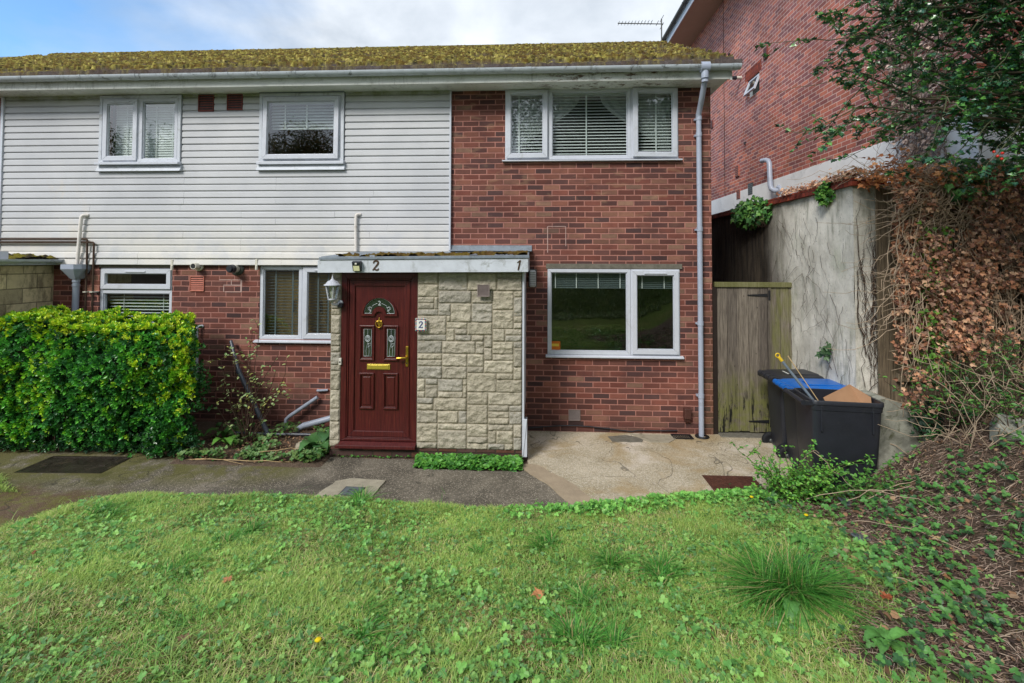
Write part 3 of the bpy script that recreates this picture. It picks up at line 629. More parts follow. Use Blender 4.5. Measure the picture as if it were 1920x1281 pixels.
# ---- windows
def ring(m, x0, x1, z0, z1, w, y0, y1, wb=None):
    wb = wb or w; a = (x0, z0); b = (x1, z0); c = (x1, z1); d = (x0, z1); A = (x0+w, z0+wb); B = (x1-w, z0+wb); Cc = (x1-w, z1-w); D = (x0+w, z1-w)
    for q in ((a, b, B, A), (b, c, Cc, B), (c, d, D, Cc), (d, a, A, D)):
        cx = sum(p[0] for p in q)/4; cz = sum(p[1] for p in q)/4; e = .0006
        q = [(p[0]+(e if p[0] < cx else -e), p[1]+(e if p[1] < cz else -e)) for p in q]; m.prism(q, y0, y1)
def hinge(m, how, x0, x1, z0, z1, y, ang):
    s, c = sin(ang), cos(ang); R = []
    for (x, yy, z) in m.v:
        if how == 'L': dx = x-x0; R.append((x0+dx*c+(yy-y)*s, y+(yy-y)*c-dx*s, z))
        elif how == 'R': dx = x1-x; R.append((x1-dx*c-(yy-y)*s, y+(yy-y)*c-dx*s, z))
        else: dz = z1-z; R.append((x, y+(yy-y)*c-dz*s, z1-dz*c-(yy-y)*s))
    m.v = R; return m
def window(label, x0, x1, z0, z1, cells, y=0.0, sill=None, fw_=.045):
    """cells: (x0,x1,z0,z1,kind,angle) kind f fixed, s sash shut, L/R/T hinged and ajar"""
    m = MB(); gl = []; sa = []; tv = []
    for (a, b, c, d, k, ang) in cells:
        if k == 'f': ring(m, a, b, c, d, fw_, y-.012, y+.06); ring(m, a+fw_, b-fw_, c+fw_, d-fw_, .012, y+.004, y+.03); gl.append((a+fw_, b-fw_, c+fw_, d-fw_, None, 0, y+.02))
        else:
            ring(m, a, b, c, d, .03, y-.012, y+.06); s = MB(); ring(s, a+.018, b-.018, c+.018, d-.018, .062, y-.035, y+.02); ring(s, a+.08, b-.08, c+.08, d-.08, .010, y-.02, y+.012)
            if k != 's': hinge(s, k, a, b, c, d, y, ang)
            sa.append(s); gl.append((a+.08, b-.08, c+.08, d-.08, k if k != 's' else None, ang, y-.008)); tv.append((a, b, c, d, k, ang))
    w = m.build('window', 'upvc', house, .003); w['label'] = label
    for s in sa: s.build('sash', 'upvc', w, .003)
    for (a, b, c, d, k, ang, yy) in gl:
        g = MB(); g.add([(a, yy, c), (b, yy, c), (b, yy, d), (a, yy, d)], [(0, 1, 2, 3)])
        if k: hinge(g, k, a-.08, b+.08, c-.08, d+.08, y, ang)
        g.build('glass_pane', 'glass', w)
    for (a, b, c, d, k, ang) in tv:
        if b-a > .45 and d-c > .3 and k != 'n':
            cx = (a+b)/2; g = MB(); g.box(cx-.15, cx+.15, y-.047, y-.034, d-.062, d-.045)
            if k != 's': hinge(g, k, a, b, c, d, y, ang)
            g.build('trickle_vent', 'upvc', w, .002)
    if sill:
        g = MB(); sx0, sx1, sz0, sz1, sy = sill; g.prism([(sy, sz0), (sy, sz1-.014), (y-.006, sz1), (.02, sz1), (.02, sz0)], sx0, sx1, 'x'); g.build('sill', 'upvc', w, .003)
    return w
def wh(a, b, c, d, *cells): return cells
window('white window pair with closed white blind, in the boarded upper floor', -6.25, -5.13, 3.80, 4.72, [(-6.25, -5.70, 3.80, 4.72, 's', 0), (-5.70, -5.13, 3.80, 4.72, 'f', 0)], y=-.045, sill=(-6.31, -5.07, 3.755, 3.797, -.115))
window('single white window with half raised blind, in the boarded upper floor', -3.88, -2.75, 3.80, 4.72, [(-3.88, -2.75, 3.80, 4.72, 'T', radians(1.2))], y=-.045, sill=(-3.935, -2.685, 3.745, 3.797, -.10))
window('wide three part window with both side sashes ajar, in the brick upper floor', -.43, 1.94, 3.80, 4.785, [(-.43, .175, 3.80, 4.785, 'L', radians(1.5)), (.177, 1.30, 3.80, 4.785, 'f', 0), (1.302, 1.94, 3.80, 4.785, 'R', radians(3.5))], y=.0, sill=(-.47, 1.985, 3.768, 3.797, -.06))
window('white window with a narrow top light, half hidden by the hedge', -6.28, -5.20, 1.25, 2.28, [(-6.28, -5.20, 1.96, 2.28, 's', 0), (-6.28, -5.20, 1.25, 1.958, 'f', 0)], y=.02, sill=(-6.31, -5.17, 1.215, 1.247, -.05))
window('white kitchen window partly behind the porch', -3.91, -2.62, 1.28, 2.31, [(-3.91, -3.30, 1.28, 2.31, 'f', 0), (-3.298, -2.62, 1.28, 2.31, 's', 0)], y=.02, sill=(-3.96, -2.60, 1.24, 1.277, -.06))
window('wide ground floor window with an orange sticker in the corner', .16, 1.945, 1.12, 2.285, [(.16, 1.285, 1.12, 2.285, 'f', 0), (1.287, 1.945, 1.12, 2.285, 's', 0)], y=.0, sill=(.135, 1.985, 1.085, 1.117, -.06))
for a in ((-6.30, -5.08), (-3.925, -2.70)):      # painted timber surrounds of the boarded storey
    m = MB(); ring(m, a[0], a[1], 3.795, 4.765, .045, -.062, .0); m.build('window_surround', 'old_paint', house, .003)
    m = MB(); m.prism([(-.09, 3.665), (-.075, 3.69), (-.045, 3.752), (-.001, 3.752), (-.001, 3.665)], a[0]-.02, a[1]+.02, 'x'); m.build('apron_board', 'old_paint', house, .002)
m = MB(); m.box(-3.925, -2.70, -.075, -.001, 4.768, 4.779); m.build('window_head_strip', 'lead', house)
for a in ((-6.29, -5.19, 2.283), (-3.93, -2.55, 2.312)): m = MB(); m.box(a[0], a[1], -.012, .02, a[2], a[2]+.04); m.build('lintel', 'grey_concrete', house, .003)
m = MB(); m.box(.14, 1.98, -.014, .02, 2.29, 2.358); m.build('lintel', 'grey_concrete', house, .003)

# ---- things seen in the windows
def blind(name, label, x0, x1, z0, z1, y, sp, dep, tilt, mat, tapes, tw=.012, tm=None, group=None):
    t = thing(name, label, 'blind', ((x0+x1)/2, y, z1), group); cx = (x0+x1)/2
    m = MB(); z = z1-.03; s, c = sin(tilt)*dep/2, cos(tilt)*dep/2
    while z > z0:
        m.add([(x0-cx, -c, z-s-z1), (x1-cx, -c, z-s-z1), (x1-cx, c, z+s-z1), (x0-cx, c, z+s-z1), (x0-cx, -c, z-s-z1+.0036), (x1-cx, -c, z-s-z1+.0036), (x1-cx, c, z+s-z1+.0036), (x0-cx, c, z+s-z1+.0036)],
              [(3, 2, 1, 0), (4, 5, 6, 7), (0, 1, 5, 4), (2, 3, 7, 6), (1, 2, 6, 5), (3, 0, 4, 7)]); z -= sp
    m.build('slats', mat, t); m = MB(); m.box(x0-cx, x1-cx, -.02, .02, -.012, .015); m.build('head_rail', mat, t)
    for q in tapes: m = MB(); m.box(q-cx-tw/2, q-cx+tw/2, -dep/2-.006, -dep/2-.003, z0-z1, -.01); m.build('tape', tm or mat, t)
    return t
blind('venetian_blind', 'white slatted blind let down behind the left window of the boarded upper floor', -6.19, -5.18, 3.84, 4.68, .10, .036, .034, 1.2, 'blind_white', (-6.0, -5.82, -5.55, -5.3))
blind('venetian_blind', 'white slatted blind half raised behind the middle window of the boarded upper floor', -3.83, -2.80, 4.29, 4.68, .10, .044, .034, 1.0, 'blind_white', (-3.62, -3.3, -2.9), .02)
blind('venetian_blind', 'wide white slatted blind with open slats between net curtains, behind the three part window', -.38, 1.90, 3.83, 4.74, .09, .043, .030, .60, 'blind_white', (-.24, .70, 1.66), .018)
blind('venetian_blind', 'thin slatted blind let down behind the window beside the hedge', -6.22, -5.26, 1.3, 1.93, .12, .046, .030, .30, 'blind_white', (-6.0, -5.4), .006)
blind('venetian_blind', 'slatted blind in front of cream cupboards, behind the kitchen window beside the porch', -3.86, -2.66, 1.32, 2.27, .10, .042, .026, .10, 'blind_dark', (-3.72, -3.47, -3.10, -2.95), .022, 'blind_dark')
bd = blind('venetian_blind', 'dark slatted blind drawn up in folds at the top of the wide ground floor window', .21, 1.90, 2.02, 2.24, .10, .026, .04, .5, 'blind_dark', (.27, .56, .86, 1.16, 1.46, 1.76), .012, 'blind_white')
def curtain(label, x0, x1, flip):
    t = []; n = 40; rows = 24; V = []
    for r in range(rows+1):
        f = r/rows; z = 4.74-.90*f
        wdt = (x1-x0)*(1-.92*sst(.0, 1.0, f)) if r else (x1-x0)
        for q in range(n+1):
            g = q/n; x = (x1-wdt*g) if flip else (x0+wdt*g)
            V.append((x, .16+.018*sin(g*38+f*2), z))
    F = [(r*(n+1)+q, r*(n+1)+q+1, (r+1)*(n+1)+q+1, (r+1)*(n+1)+q) for r in range(rows) for q in range(n)]
    m = MB(); m.add(V, F, True); o = m.build('net_curtain', 'net'); tag(o, label, 'curtain', 'net curtains in the three part window')
curtain('net curtain gathered towards the left behind the three part window', -.36, .62, False)
curtain('net curtain gathered towards the right behind the three part window', .90, 1.88, True)
t = thing('kitchen_cupboard', 'cream cupboard doors with black bar handles seen through the kitchen window', 'cupboard', (-3.2, .22, .12))
m = MB(); m.box(-.75, .65, 0, .35, .0, 2.1); m.build('body', 'cabinet_cream', t)
for q in (-.42, -.02, .38):
    m = MB(); m.box(q-.195, q+.195, -.02, -.001, 1.35, 2.08); m.build('cupboard_door', 'cabinet_cream', t, .003)
    m = MB(); m.tube([(q+.12, -.045, 1.52), (q+.12, -.045, 1.70)], .008, 8); m.build('handle', 'black_iron', t)
m = MB(); m.box(.185, .335, -.0, .004, 1.178, 1.295); o = m.build('window_sticker', 'sticker_orange'); o.location = (0, .012, 0); tag(o, 'small orange sticker in the lower left corner of the wide ground floor window', 'sticker')
m = MB(); m.box(.205, .315, -.0025, -.0005, 1.225, 1.262); m.build('print', 'sticker_yellow', o)

# ---- vents, flues, meter box, pipes on the wall
def vent(x0, x1, z0, z1, y, mat, n, lab, slat=True, fr=.012):
    m = MB(); ring(m, x0, x1, z0, z1, fr, y-.014, y+.0); p = m.build('air_vent', mat, house, .001); p['label'] = lab
    b = MB(); b.box(x0+fr, x1-fr, y-.003, y+.002, z0+fr, z1-fr); b.build('backing', 'black_iron', p)
    s = MB(); h = (z1-z0-2*fr)/n
    for q in range(n):
        z = z0+fr+h*q; s.add([(x0+fr, y-.012, z), (x1-fr, y-.012, z), (x1-fr, y-.004, z+h*.55), (x0+fr, y-.004, z+h*.55), (x0+fr, y-.003, z+.002), (x1-fr, y-.003, z+.002)], [(0, 1, 2, 3), (0, 4, 5, 1), (2, 5, 4, 3)])
    s.build('louvres', mat, p)
vent(-4.84, -4.61, 4.52, 4.76, -.03, 'dark_vent', 6, 'dark red louvred vent left of its twin under the soffit')
vent(-4.415, -4.185, 4.535, 4.765, -.03, 'dark_vent', 6, 'dark red louvred vent right of its twin under the soffit')
vent(-4.93, -4.72, 1.95, 2.165, -.002, 'salmon_vent', 7, 'salmon coloured terracotta vent in the ground floor brickwork')
vent(.445, .605, .225, .375, -.002, 'grey_vent', 9, 'grey louvred vent low in the wall')
vent(-.683, -.538, 1.974, 2.117, -1.045, 'grey_vent', 9, 'grey louvred vent in the porch stonework')
m = MB(); m.lathe([(.02, 0), (.062, 0), (.075, -.012), (.066, -.03), (.05, -.034)], (-4.80, -.002, 2.31), 22, 'y'); m.tube([(-4.80, -.03, 2.31), (-4.80, -.09, 2.31)], .042, 18); fl = m.build('flue', 'cream_plastic', house); fl['label'] = 'cream boiler flue'
m = MB(); m.tube([(-4.80, -.05, 2.31), (-4.80, -.13, 2.31)], .050, 18, .044); m.build('flue_terminal', 'cream_plastic', fl)
m = MB(); m.tube([(-4.80, -.13, 2.31), (-4.80, -.133, 2.31)], .034, 16); m.build('flue_mouth', 'black_iron', fl)
m = MB(); m.lathe([(.02, 0), (.10, 0), (.098, -.014), (.06, -.022)], (-4.24, -.002, 2.275), 26, 'y'); fl = m.build('flue', 'gunmetal', house); fl['label'] = 'black capped boiler flue'
m = MB(); m.tube([(-4.24, -.02, 2.275), (-4.24, -.12, 2.275)], .052, 20); m.build('flue_pipe', 'cream_plastic', fl)
m = MB(); m.tube([(-4.24, -.11, 2.275), (-4.24, -.17, 2.275)], .060, 20, .055); m.tube([(-4.24, -.17, 2.275), (-4.24, -.195, 2.275)], .040, 16); m.build('flue_cap', 'black_plastic', fl)
m = MB(); m.box(1.978, 2.068, -.085, -.001, .29, .435); mb_ = m.build('meter_box', 'brown_box', house, .012); m = MB(); m.box(1.985, 2.06, -.06, -.001, .255, .288); m.build('tail', 'brown_box', mb_, .006)
def pipe(nm, pts, r, mat, par=house, n=12, lab=None):
    m = MB(); m.tube(pts, r, n); o = m.build(nm, mat, par)
    if lab: o['label'] = lab
    return o
def bend(a, b, c, r=.05, k=5):
    a, b, c = Vector(a), Vector(b), Vector(c); p = b+(a-b).normalized()*r; q = b+(c-b).normalized()*r
    return [a]+[p*(1-t)**2+b*2*t*(1-t)+q*t*t for t in [i/k for i in range(k+1)]]+[c]
pp = pipe('waste_pipe', bend((-6.44, -.04, 3.035), (-6.50, -.085, 3.035), (-6.515, -.085, 2.90), .04)+[(-6.535, -.10, 2.28)], .023, 'pipe_cream')
pipe('waste_pipe', bend((-2.45, -.04, 3.04), (-2.505, -.075, 3.04), (-2.508, -.075, 2.9), .035)+[(-2.50, -.075, 2.52)], .020, 'pipe_cream')
m = MB()
def hopper(m, cx, y0, z0, w, h, d):
    a = [(cx-w/2, y0, z0), (cx+w/2, y0, z0), (cx+w/2, y0-d*.7, z0), (cx+w*.32, y0-d, z0), (cx-w*.32, y0-d, z0), (cx-w/2, y0-d*.7, z0)]
    b = [(p[0], p[1], z0-h*.32) for p in a]; c = [(cx+(p[0]-cx)*.36, y0-.02+(p[1]-y0)*.5, z0-h) for p in a]
    m.add(a+b+c, [(i, (i+1) % 6, (i+1) % 6+6, i+6) for i in range(6)]+[(i+6, (i+1) % 6+6, (i+1) % 6+12, i+12) for i in range(6)]+[(12, 13, 14, 15, 16, 17)])
hopper(m, -6.56, -.003, 2.33, .30, .21, .22); hp = m.build('hopper', 'pipe_grey', house)
m = MB(); m.tube([(-6.56, -.08, 2.14), (-6.565, -.08, .1)], .040, 16); m.tube([(-6.56, -.08, 2.075), (-6.56, -.08, 2.115)], .047, 16); m.tube([(-6.56, -.08, 2.015), (-6.56, -.08, 2.05)], .047, 16); m.build('hopper_pipe', 'pipe_grey', hp)
for x, z, zt_ in ((-6.415, 1.3, 2.69), (-6.315, 1.3, 2.645)):
    pipe('cable_pipe', bend((-9.5, -.075, zt_), (x, -.075, zt_), (x, -.075, z), .03, 4), .013, 'twig_dark')
    m = MB(); m.box(x-.022, x+.022, -.105, -.001, 1.93, 1.945); m.build('pipe_clip', 'cream_plastic', house)
pipe('overflow_pipe', bend((-4.73, -.001, 1.455), (-4.775, -.06, 1.455), (-4.78, -.06, 1.38), .03)+[(-4.76, -.06, .55)], .022, 'gutter_grey')
pipe('waste_pipe', bend((-2.9, -.012, .585), (-3.035, -.05, .585), (-3.035, -.012, .585), .02), .016, 'pipe_grey')
pipe('waste_pipe', [(-3.02, -.06, .50), (-3.40, -.10, .24)]+[(-3.44, -.10, .20), (-3.455, -.10, .05)], .026, 'pipe_grey', lab='thin grey waste pipe sloping down the wall')
pipe('waste_pipe', [(-2.5, -.16, .33), (-2.82, -.20, .245), (-3.13, -.24, .165)]+[(-3.19, -.24, .13), (-3.20, -.24, .02)], .040, 'pipe_grey', lab='thick grey waste pipe curving into the bed')
pipe('waste_pipe', [(-5.1, -.10, .36), (-4.84, -.05, .50), (-4.78, -.03, .52)], .018, 'gutter_grey')
pipe('wall_cable', [(x, -.022, .128+.035*sin(x*3.1)*(1 if x < 1.3 else .3)) for x in np.linspace(-.1, 1.9, 24)], .008, 'black_plastic', n=6)
for x, z in ((-5.165, 2.30), (-3.93, 2.31)):
    m = MB(); m.tube([(x, -.055, z+.01), (x, -.055, z-.05)], .018, 10); m.box(x-.016, x+.016, -.064, -.047, z+.0, z+.10); m.build('wall_fitting', 'cream_plastic', house, .002)
# mortar lines scratched round an old opening
for L_ in (((.155, .165, 2.51, 2.87), (.405, .413, 2.60, 2.87), (.165, .405, 2.868, 2.875)), ((-4.50, -4.18, 2.11, 2.12), (-4.44, -4.19, 2.035, 2.045), (-4.42, -4.19, 1.94, 1.95), (-4.19, -4.17, 1.94, 2.112), (-4.33, -4.32, 2.04, 2.115), (-4.44, -4.43, 1.945, 2.04))):
    m = MB()
    for a in L_: m.box(a[0], a[1], -.003, .001, a[2], a[3])
    m.build('mortar_repair', 'pale_mortar', house)

# ================================================================ PORCH
porch = MB(); porch.box(-2.42, -2.325, -.97, -.002, .0, 2.26); porch.box(-1.40, -.17, -.97, -.002, .0, 2.26); porch.box(-2.325, -1.40, -.90, -.002, 2.245, 2.262)
pc = porch.build('porch', 'grey_concrete', house)
def stones(x0, x1, z0, z1, y, cw, ch, seed, single=False):
    rs = random.Random(seed); nx = round((x1-x0)/cw); nz = round((z1-z0)/ch); used = [[0]*nx for _ in range(nz)]; out = []
    for r in range(nz-1, -1, -1):
        for c in range(nx):
            if used[r][c]: continue
            if single: w, h = nx, rs.choice([1, 2, 3, 3])
            else: w, h = rs.choice([(4, 1), (5, 1), (6, 1), (7, 1), (3, 2), (5, 2), (6, 2), (5, 3), (7, 2), (8, 1), (5, 1), (2, 2), (6, 2), (7, 3), (3, 1), (8, 2)])
            while c+w > nx or any(used[r][q] for q in range(c, c+w)): w -= 1
            while r-h+1 < 0 or any(used[r-p][q] for p in range(h) for q in range(c, c+w)): h -= 1
            if not single and c+w < nx and nx-(c+w) < 2 and not any(used[r-p][q] for p in range(h) for q in range(c+w, nx)): w = nx-c
            for p in range(h):
                for q in range(c, c+w): used[r-p][q] = 1
            out.append((x0+c*cw, x0+(c+w)*cw, z0+(r-h+1)*ch, z0+(r+1)*ch))
    V = []; F = []; Cc = []; o = 0; base = [lc(192, 183, 165), lc(182, 174, 157), lc(200, 191, 171), lc(180, 174, 161), lc(190, 181, 161)]
    for (a, b, c, d) in out:
        g = .0045; a += g; b -= g; c += g; d -= g; n = max(4, int((b-a)/.011)); k = max(4, int((d-c)/.011))
        X, Z = np.meshgrid(np.linspace(a, b, n+1), np.linspace(c, d, k+1), indexing='ij')
        e = np.minimum(np.minimum(X-a, b-X), np.minimum(Z-c, d-Z)); ed = sst(0, .011, e)
        sd_ = rs.random()*90; nzv = fbm(X*16+sd_, Z*20+sd_, 4, .6); ridge = np.abs(fbm(X*7+sd_, Z*16+sd_, 3)-.5)
        hh = .003+ed*(.006+.042*(nzv-.25)-.035*ridge+rs.uniform(-.003, .004))
        X = X+(fbm(Z*40+sd_, X*0, 2)-.5)*.006*(1-ed); Z = Z+(fbm(X*30+sd_, Z*0+7, 2)-.5)*.006*(1-ed)
        P = np.stack([X, y-hh, Z], -1).reshape(-1, 3); V.append(P)
        i, j = np.meshgrid(np.arange(n), np.arange(k), indexing='ij'); F.append((np.stack([i*(k+1)+j, (i+1)*(k+1)+j, (i+1)*(k+1)+j+1, i*(k+1)+j+1], -1).reshape(-1, 4))+o); o += len(P)
        bc = rs.choice(base)*rs.uniform(.9, 1.06); Cc.append(np.repeat((bc[None]*(.72+.5*nzv.reshape(-1, 1))), 1, 0)*np.ones((len(P), 1)))
        # side skirts back to the mortar
        rim = [(i_, 0) for i_ in range(n+1)]+[(n, j_) for j_ in range(1, k+1)]+[(i_, k) for i_ in range(n-1, -1, -1)]+[(0, j_) for j_ in range(k-1, 0, -1)]
        ids = np.array([i_*(k+1)+j_ for i_, j_ in rim]); Pr = P[ids].copy(); Pr[:, 1] = y+.004; V.append(Pr); m_ = len(ids); q = np.arange(m_)
        F.append(np.stack([ids+o-len(P), q+o, (q+1) % m_+o, ids[(q+1) % m_]+o-len(P)], -1)); o += m_; Cc.append(np.repeat(bc[None], m_, 0))
    return np.concatenate(V), np.concatenate(F), np.concatenate(Cc)
V, F, c = stones(-1.40, -.165, .19, 2.262, -.985, .0495, .074, 21)
npmesh('stone_facing', V, F, 'stone_face', pc, c, True)
V, F, c = stones(-2.445, -2.325, .19, 2.262, -.985, .06, .074, 5, True); npmesh('stone_pier', V, F, 'stone_face', pc, c, True)
m = MB(); m.box(-1.40, -.165, -.985, -.97, .19, 2.262); m.box(-2.445, -2.325, -.985, -.97, .19, 2.262); m.build('mortar_bed', 'pale_concrete', pc)
m = MB(); m.box(-2.44, -.155, -.99, -.02, -.02, .192); m.build('brick_plinth', 'plinth_brick', pc)
m = MB(); m.box(-.158, -.135, -1.0, -.003, .56, 2.262); m.box(-.158, -.10, -1.0, -.93, .12, .56); m.prism([(-.158, .14), (-.145, .14), (-.10, .56), (-.158, .56)], -1.01, -.95); m.build('side_trim', 'upvc', pc, .003)
m = MB(); m.prism([(-2.55, 2.25), (-.09, 2.268), (-.09, 2.425), (-2.55, 2.398)], -1.135, -1.105); m.box(-.113, -.088, -1.104, -.002, 2.268, 2.43); m.box(-2.55, -2.525, -1.104, -.002, 2.25, 2.40); m.build('porch_fascia', 'old_paint', pc, .002)
m = MB(); m.box(-2.524, -.114, -1.104, -.99, 2.262, 2.272); m.build('porch_soffit', 'old_paint', pc)
m = MB(); m.prism([(-2.53, 2.40), (-.075, 2.427), (-.075, 2.462), (-2.53, 2.432)], -1.15, -1.10); pr_ = m.build('porch_roof_edge', 'lead', pc, .004)
m = MB(); m.prism([(-1.11, 2.44), (-.0, 2.52), (-.0, 2.49), (-1.11, 2.41)], -2.52, -.09, 'x'); m.build('porch_roof', 'lead', pc)
m = MB(); m.prism([(-.001, 2.61), (-.012, 2.60), (-.02, 2.55), (-.14, 2.535), (-.14, 2.525), (-.001, 2.535)], -1.19, -.055, 'x'); m.build('lead_flashing', 'lead', pc, .003)
# moss along the porch roof
nmx, nmy = 420, 30; mx_, my_ = np.meshgrid(np.linspace(-2.35, -.1, nmx), np.linspace(-1.13, -.75, nmy), indexing='ij')
mh = sst(.42, .62, fbm(mx_*7, my_*7+3, 4, .6))*(.012+.04*fbm(mx_*28, my_*28, 3)); V = np.stack([mx_, my_, 2.434+(mx_+2.53)*.0122+(my_+1.11)*.072+mh-.006], -1)
i, j = np.meshgrid(np.arange(nmx-1), np.arange(nmy-1), indexing='ij'); F = np.stack([i*nmy+j, (i+1)*nmy+j, (i+1)*nmy+j+1, i*nmy+j+1], -1).reshape(-1, 4)
qq = fbm(mx_*15, my_*15, 3).reshape(-1, 1); npmesh('roof_moss', V.reshape(-1, 3), F, 'mossy_tiles', pc, lc(110, 96, 34)*qq+lc(84, 60, 40)*(1-qq), True)

# ---- front door
dr = MB(); ring(dr, -2.322, -1.402, .262, 2.248, .07, -.985, -.90, .03); ring(dr, -2.252, -1.472, .292, 2.178, .018, -.975, -.90, .012)
door = dr.build('front_door', 'mahogany', house, .004); door['label'] = 'dark red wood grain front door with fanlight and brass fittings'
m = MB(); m.box(-2.232, -1.492, -.955, -.91, .305, 2.158); lf = m.build('door_leaf', 'mahogany', door)
m = MB(); ring(m, -2.228, -1.496, .308, 2.155, .065, -.972, -.954); m.build('leaf_rail', 'mahogany', door, .004)
def moulding(x0, x1, z0, z1, w=.020):
    m = MB(); ring(m, x0, x1, z0, z1, w, -.977, -.954); ring(m, x0+w, x1-w, z0+w, z1-w, .008, -.967, -.954); m.build('panel_moulding', 'mahogany', door, .005)
for a in ((-2.105, -1.922), (-1.815, -1.633)):
    moulding(*a, .632, 1.058); moulding(*a, 1.204, 1.62)
    m = MB(); m.box(a[0]+.045, a[1]-.045, -.964, -.9545, .68, 1.01); m.build('raised_panel', 'mahogany', door, .006)
AC = (-1.868, 1.732)
def arcp(r, a0, a1, n, c=AC): return [(c[0]+r*cos(a0+(a1-a0)*i/n), c[1]+r*sin(a0+(a1-a0)*i/n)) for i in range(n+1)]
def fan(r_out, bump, lift):    # outline of the fanlight: half disc with a bite taken out of its base
    return arcp(r_out, radians(0), radians(180), 26, (AC[0], AC[1]+lift))+arcp(bump, radians(180), 0, 12, (AC[0], AC[1]+lift))
m = MB(); o_ = fan(.222, .055, 0); i_ = fan(.192, .085, .024); k = len(o_)
m.add([(p[0], -.978, p[1]) for p in o_]+[(p[0], -.978, p[1]) for p in i_]+[(p[0], -.954, p[1]) for p in o_]+[(p[0], -.954, p[1]) for p in i_],
      [(q, (q+1) % k, (q+1) % k+k, q+k) for q in range(k)]+[(q, q+2*k, (q+1) % k+2*k, (q+1) % k) for q in range(k)]+[(q+k, (q+1) % k+k, (q+1) % k+3*k, q+3*k) for q in range(k)])
m.build('fanlight_moulding', 'mahogany', door)
m = MB(); g_ = fan(.190, .088, .025); h_ = len(g_)//2
m = MB(); A = arcp(.188, 0, pi, 24, (AC[0], AC[1]+.026)); B = arcp(.088, 0, pi, 24, (AC[0], AC[1]+.026))
V = [(p[0], -.9575, p[1]) for p in A]+[(p[0], -.9575, p[1]) for p in B]; m.add(V, [(q, q+1, q+26, q+25) for q in range(24)])
fl_ = m.build('fanlight_glass', 'door_glass', door)
def came(nm, pts, par, r=.0028, y=-.961):
    m = MB(); m.tube([(p[0], y, p[1]) for p in pts], r, 6); return m
m = MB()
def cadd(pts, r=.0028, y=-.961): m.tube([(p[0], y, p[1]) for p in pts], r, 6)
cadd(arcp(.182, radians(4), radians(176), 24, (AC[0], AC[1]+.028)), .0022); cadd([(AC[0]-.182, AC[1]+.031), (AC[0]-.092, AC[1]+.031)], .0022); cadd([(AC[0]+.182, AC[1]+.031), (AC[0]+.092, AC[1]+.031)], .0022)
cadd(arcp(.125, radians(45), radians(78), 8, (AC[0], AC[1]+.026))); cadd(arcp(.125, radians(102), radians(135), 8, (AC[0], AC[1]+.026)))
for s in (-1, 1):
    for q in ((.10, .055, .125, .105), (.10, .055, .135, .08), (.10, .055, .09, .10), (.10, .055, .12, .03), (.125, .105, .135, .08), (.125, .105, .09, .10)):
        cadd([(AC[0]+s*q[0], AC[1]+q[1]), (AC[0]+s*(q[0]+q[2])/2+s*.008, AC[1]+(q[1]+q[3])/2+.004), (AC[0]+s*q[2], AC[1]+q[3])], .0024)
m.build('fanlight_lead', 'came', fl_)
for a, s in ((-2.056, 1), (-1.772, -1)):
    m = MB(); m.box(a, a+.10, -.9575, -.956, 1.25, 1.578); gp = m.build('door_glass', 'door_glass', door); c0 = a+.05
    m = MB(); cadd([(a+.004, 1.254), (a+.096, 1.254), (a+.096, 1.574), (a+.004, 1.574), (a+.004, 1.254)], .0022); cadd([(c0, 1.574), (c0, 1.50)], .002)
    cadd([(c0-.015, 1.26), (c0-.02, 1.32), (c0-.002, 1.40), (c0, 1.43)], .0022); cadd([(c0+.015, 1.26), (c0+.02, 1.33), (c0+.006, 1.40)], .0022); cadd([(c0, 1.36), (c0+.03, 1.38), (c0+.035, 1.41), (c0+.005, 1.40)], .0026)
    for r in (.018, .03):
        cadd([(c0+r*1.05*cos(t), 1.462+r*1.25*sin(t)) for t in np.linspace(0, 2*pi, 11)], .0036)
    cadd([(c0-.03, 1.45), (c0-.01, 1.43), (c0+.012, 1.425), (c0+.03, 1.45)], .0036); cadd([(c0-.012, 1.49), (c0+.004, 1.46), (c0+.016, 1.488)], .0034); m.build('leadwork', 'came', gp)
m = MB(); m.box(-2.355, -1.405, -1.05, -.93, .192, .228); m.prism([(-1.045, .228), (-.985, .255), (-.93, .255), (-.93, .228)], -2.32, -1.404, 'x'); m.build('door_sill', 'mahogany', door, .004)
m = MB(); m.box(-2.24, -1.48, -.978, -.972, .268, .278); m.build('threshold_bar', 'lead', door)
m = MB(); m.box(-2.011, -1.732, -.966, -.955, 1.096, 1.162); lp = m.build('letter_plate', 'polished_yellow', door, .004); m = MB(); m.box(-1.995, -1.748, -.971, -.966, 1.104, 1.150); m.build('flap', 'polished_yellow', lp, .003)
m = MB(); m.box(-1.542, -1.508, -.985, -.954, 1.137, 1.382); hd = m.build('door_handle', 'brass', door, .010, 3)
m = MB(); m.tube([(-1.525, -.975, 1.25), (-1.525, -1.01, 1.25), (-1.545, -1.022, 1.249), (-1.60, -1.02, 1.246), (-1.635, -1.018, 1.243)], .012, 10, .014); m.build('lever', 'brass', hd)
m = MB(); m.tube([(-1.525, -.986, 1.18), (-1.525, -.989, 1.18)], .008, 10); m.build('keyhole', 'black_iron', hd)
m = MB(); m.lathe([(.001, 0), (.020, 0), (.022, -.01), (.01, -.02), (.001, -.02)], (-1.868, -.956, 1.665), 14, 'y'); m.prism([(-1.902, 1.675), (-1.834, 1.675), (-1.842, 1.645), (-1.868, 1.60), (-1.894, 1.645)], -.968, -.955); kn = m.build('knocker', 'brass', door, .004)
m = MB(); m.tube([(-1.868+.038*cos(t), -.978, 1.642+.045*sin(t)) for t in np.linspace(radians(150), radians(390), 14)], .0065, 8); m.build('ring', 'brass', kn)
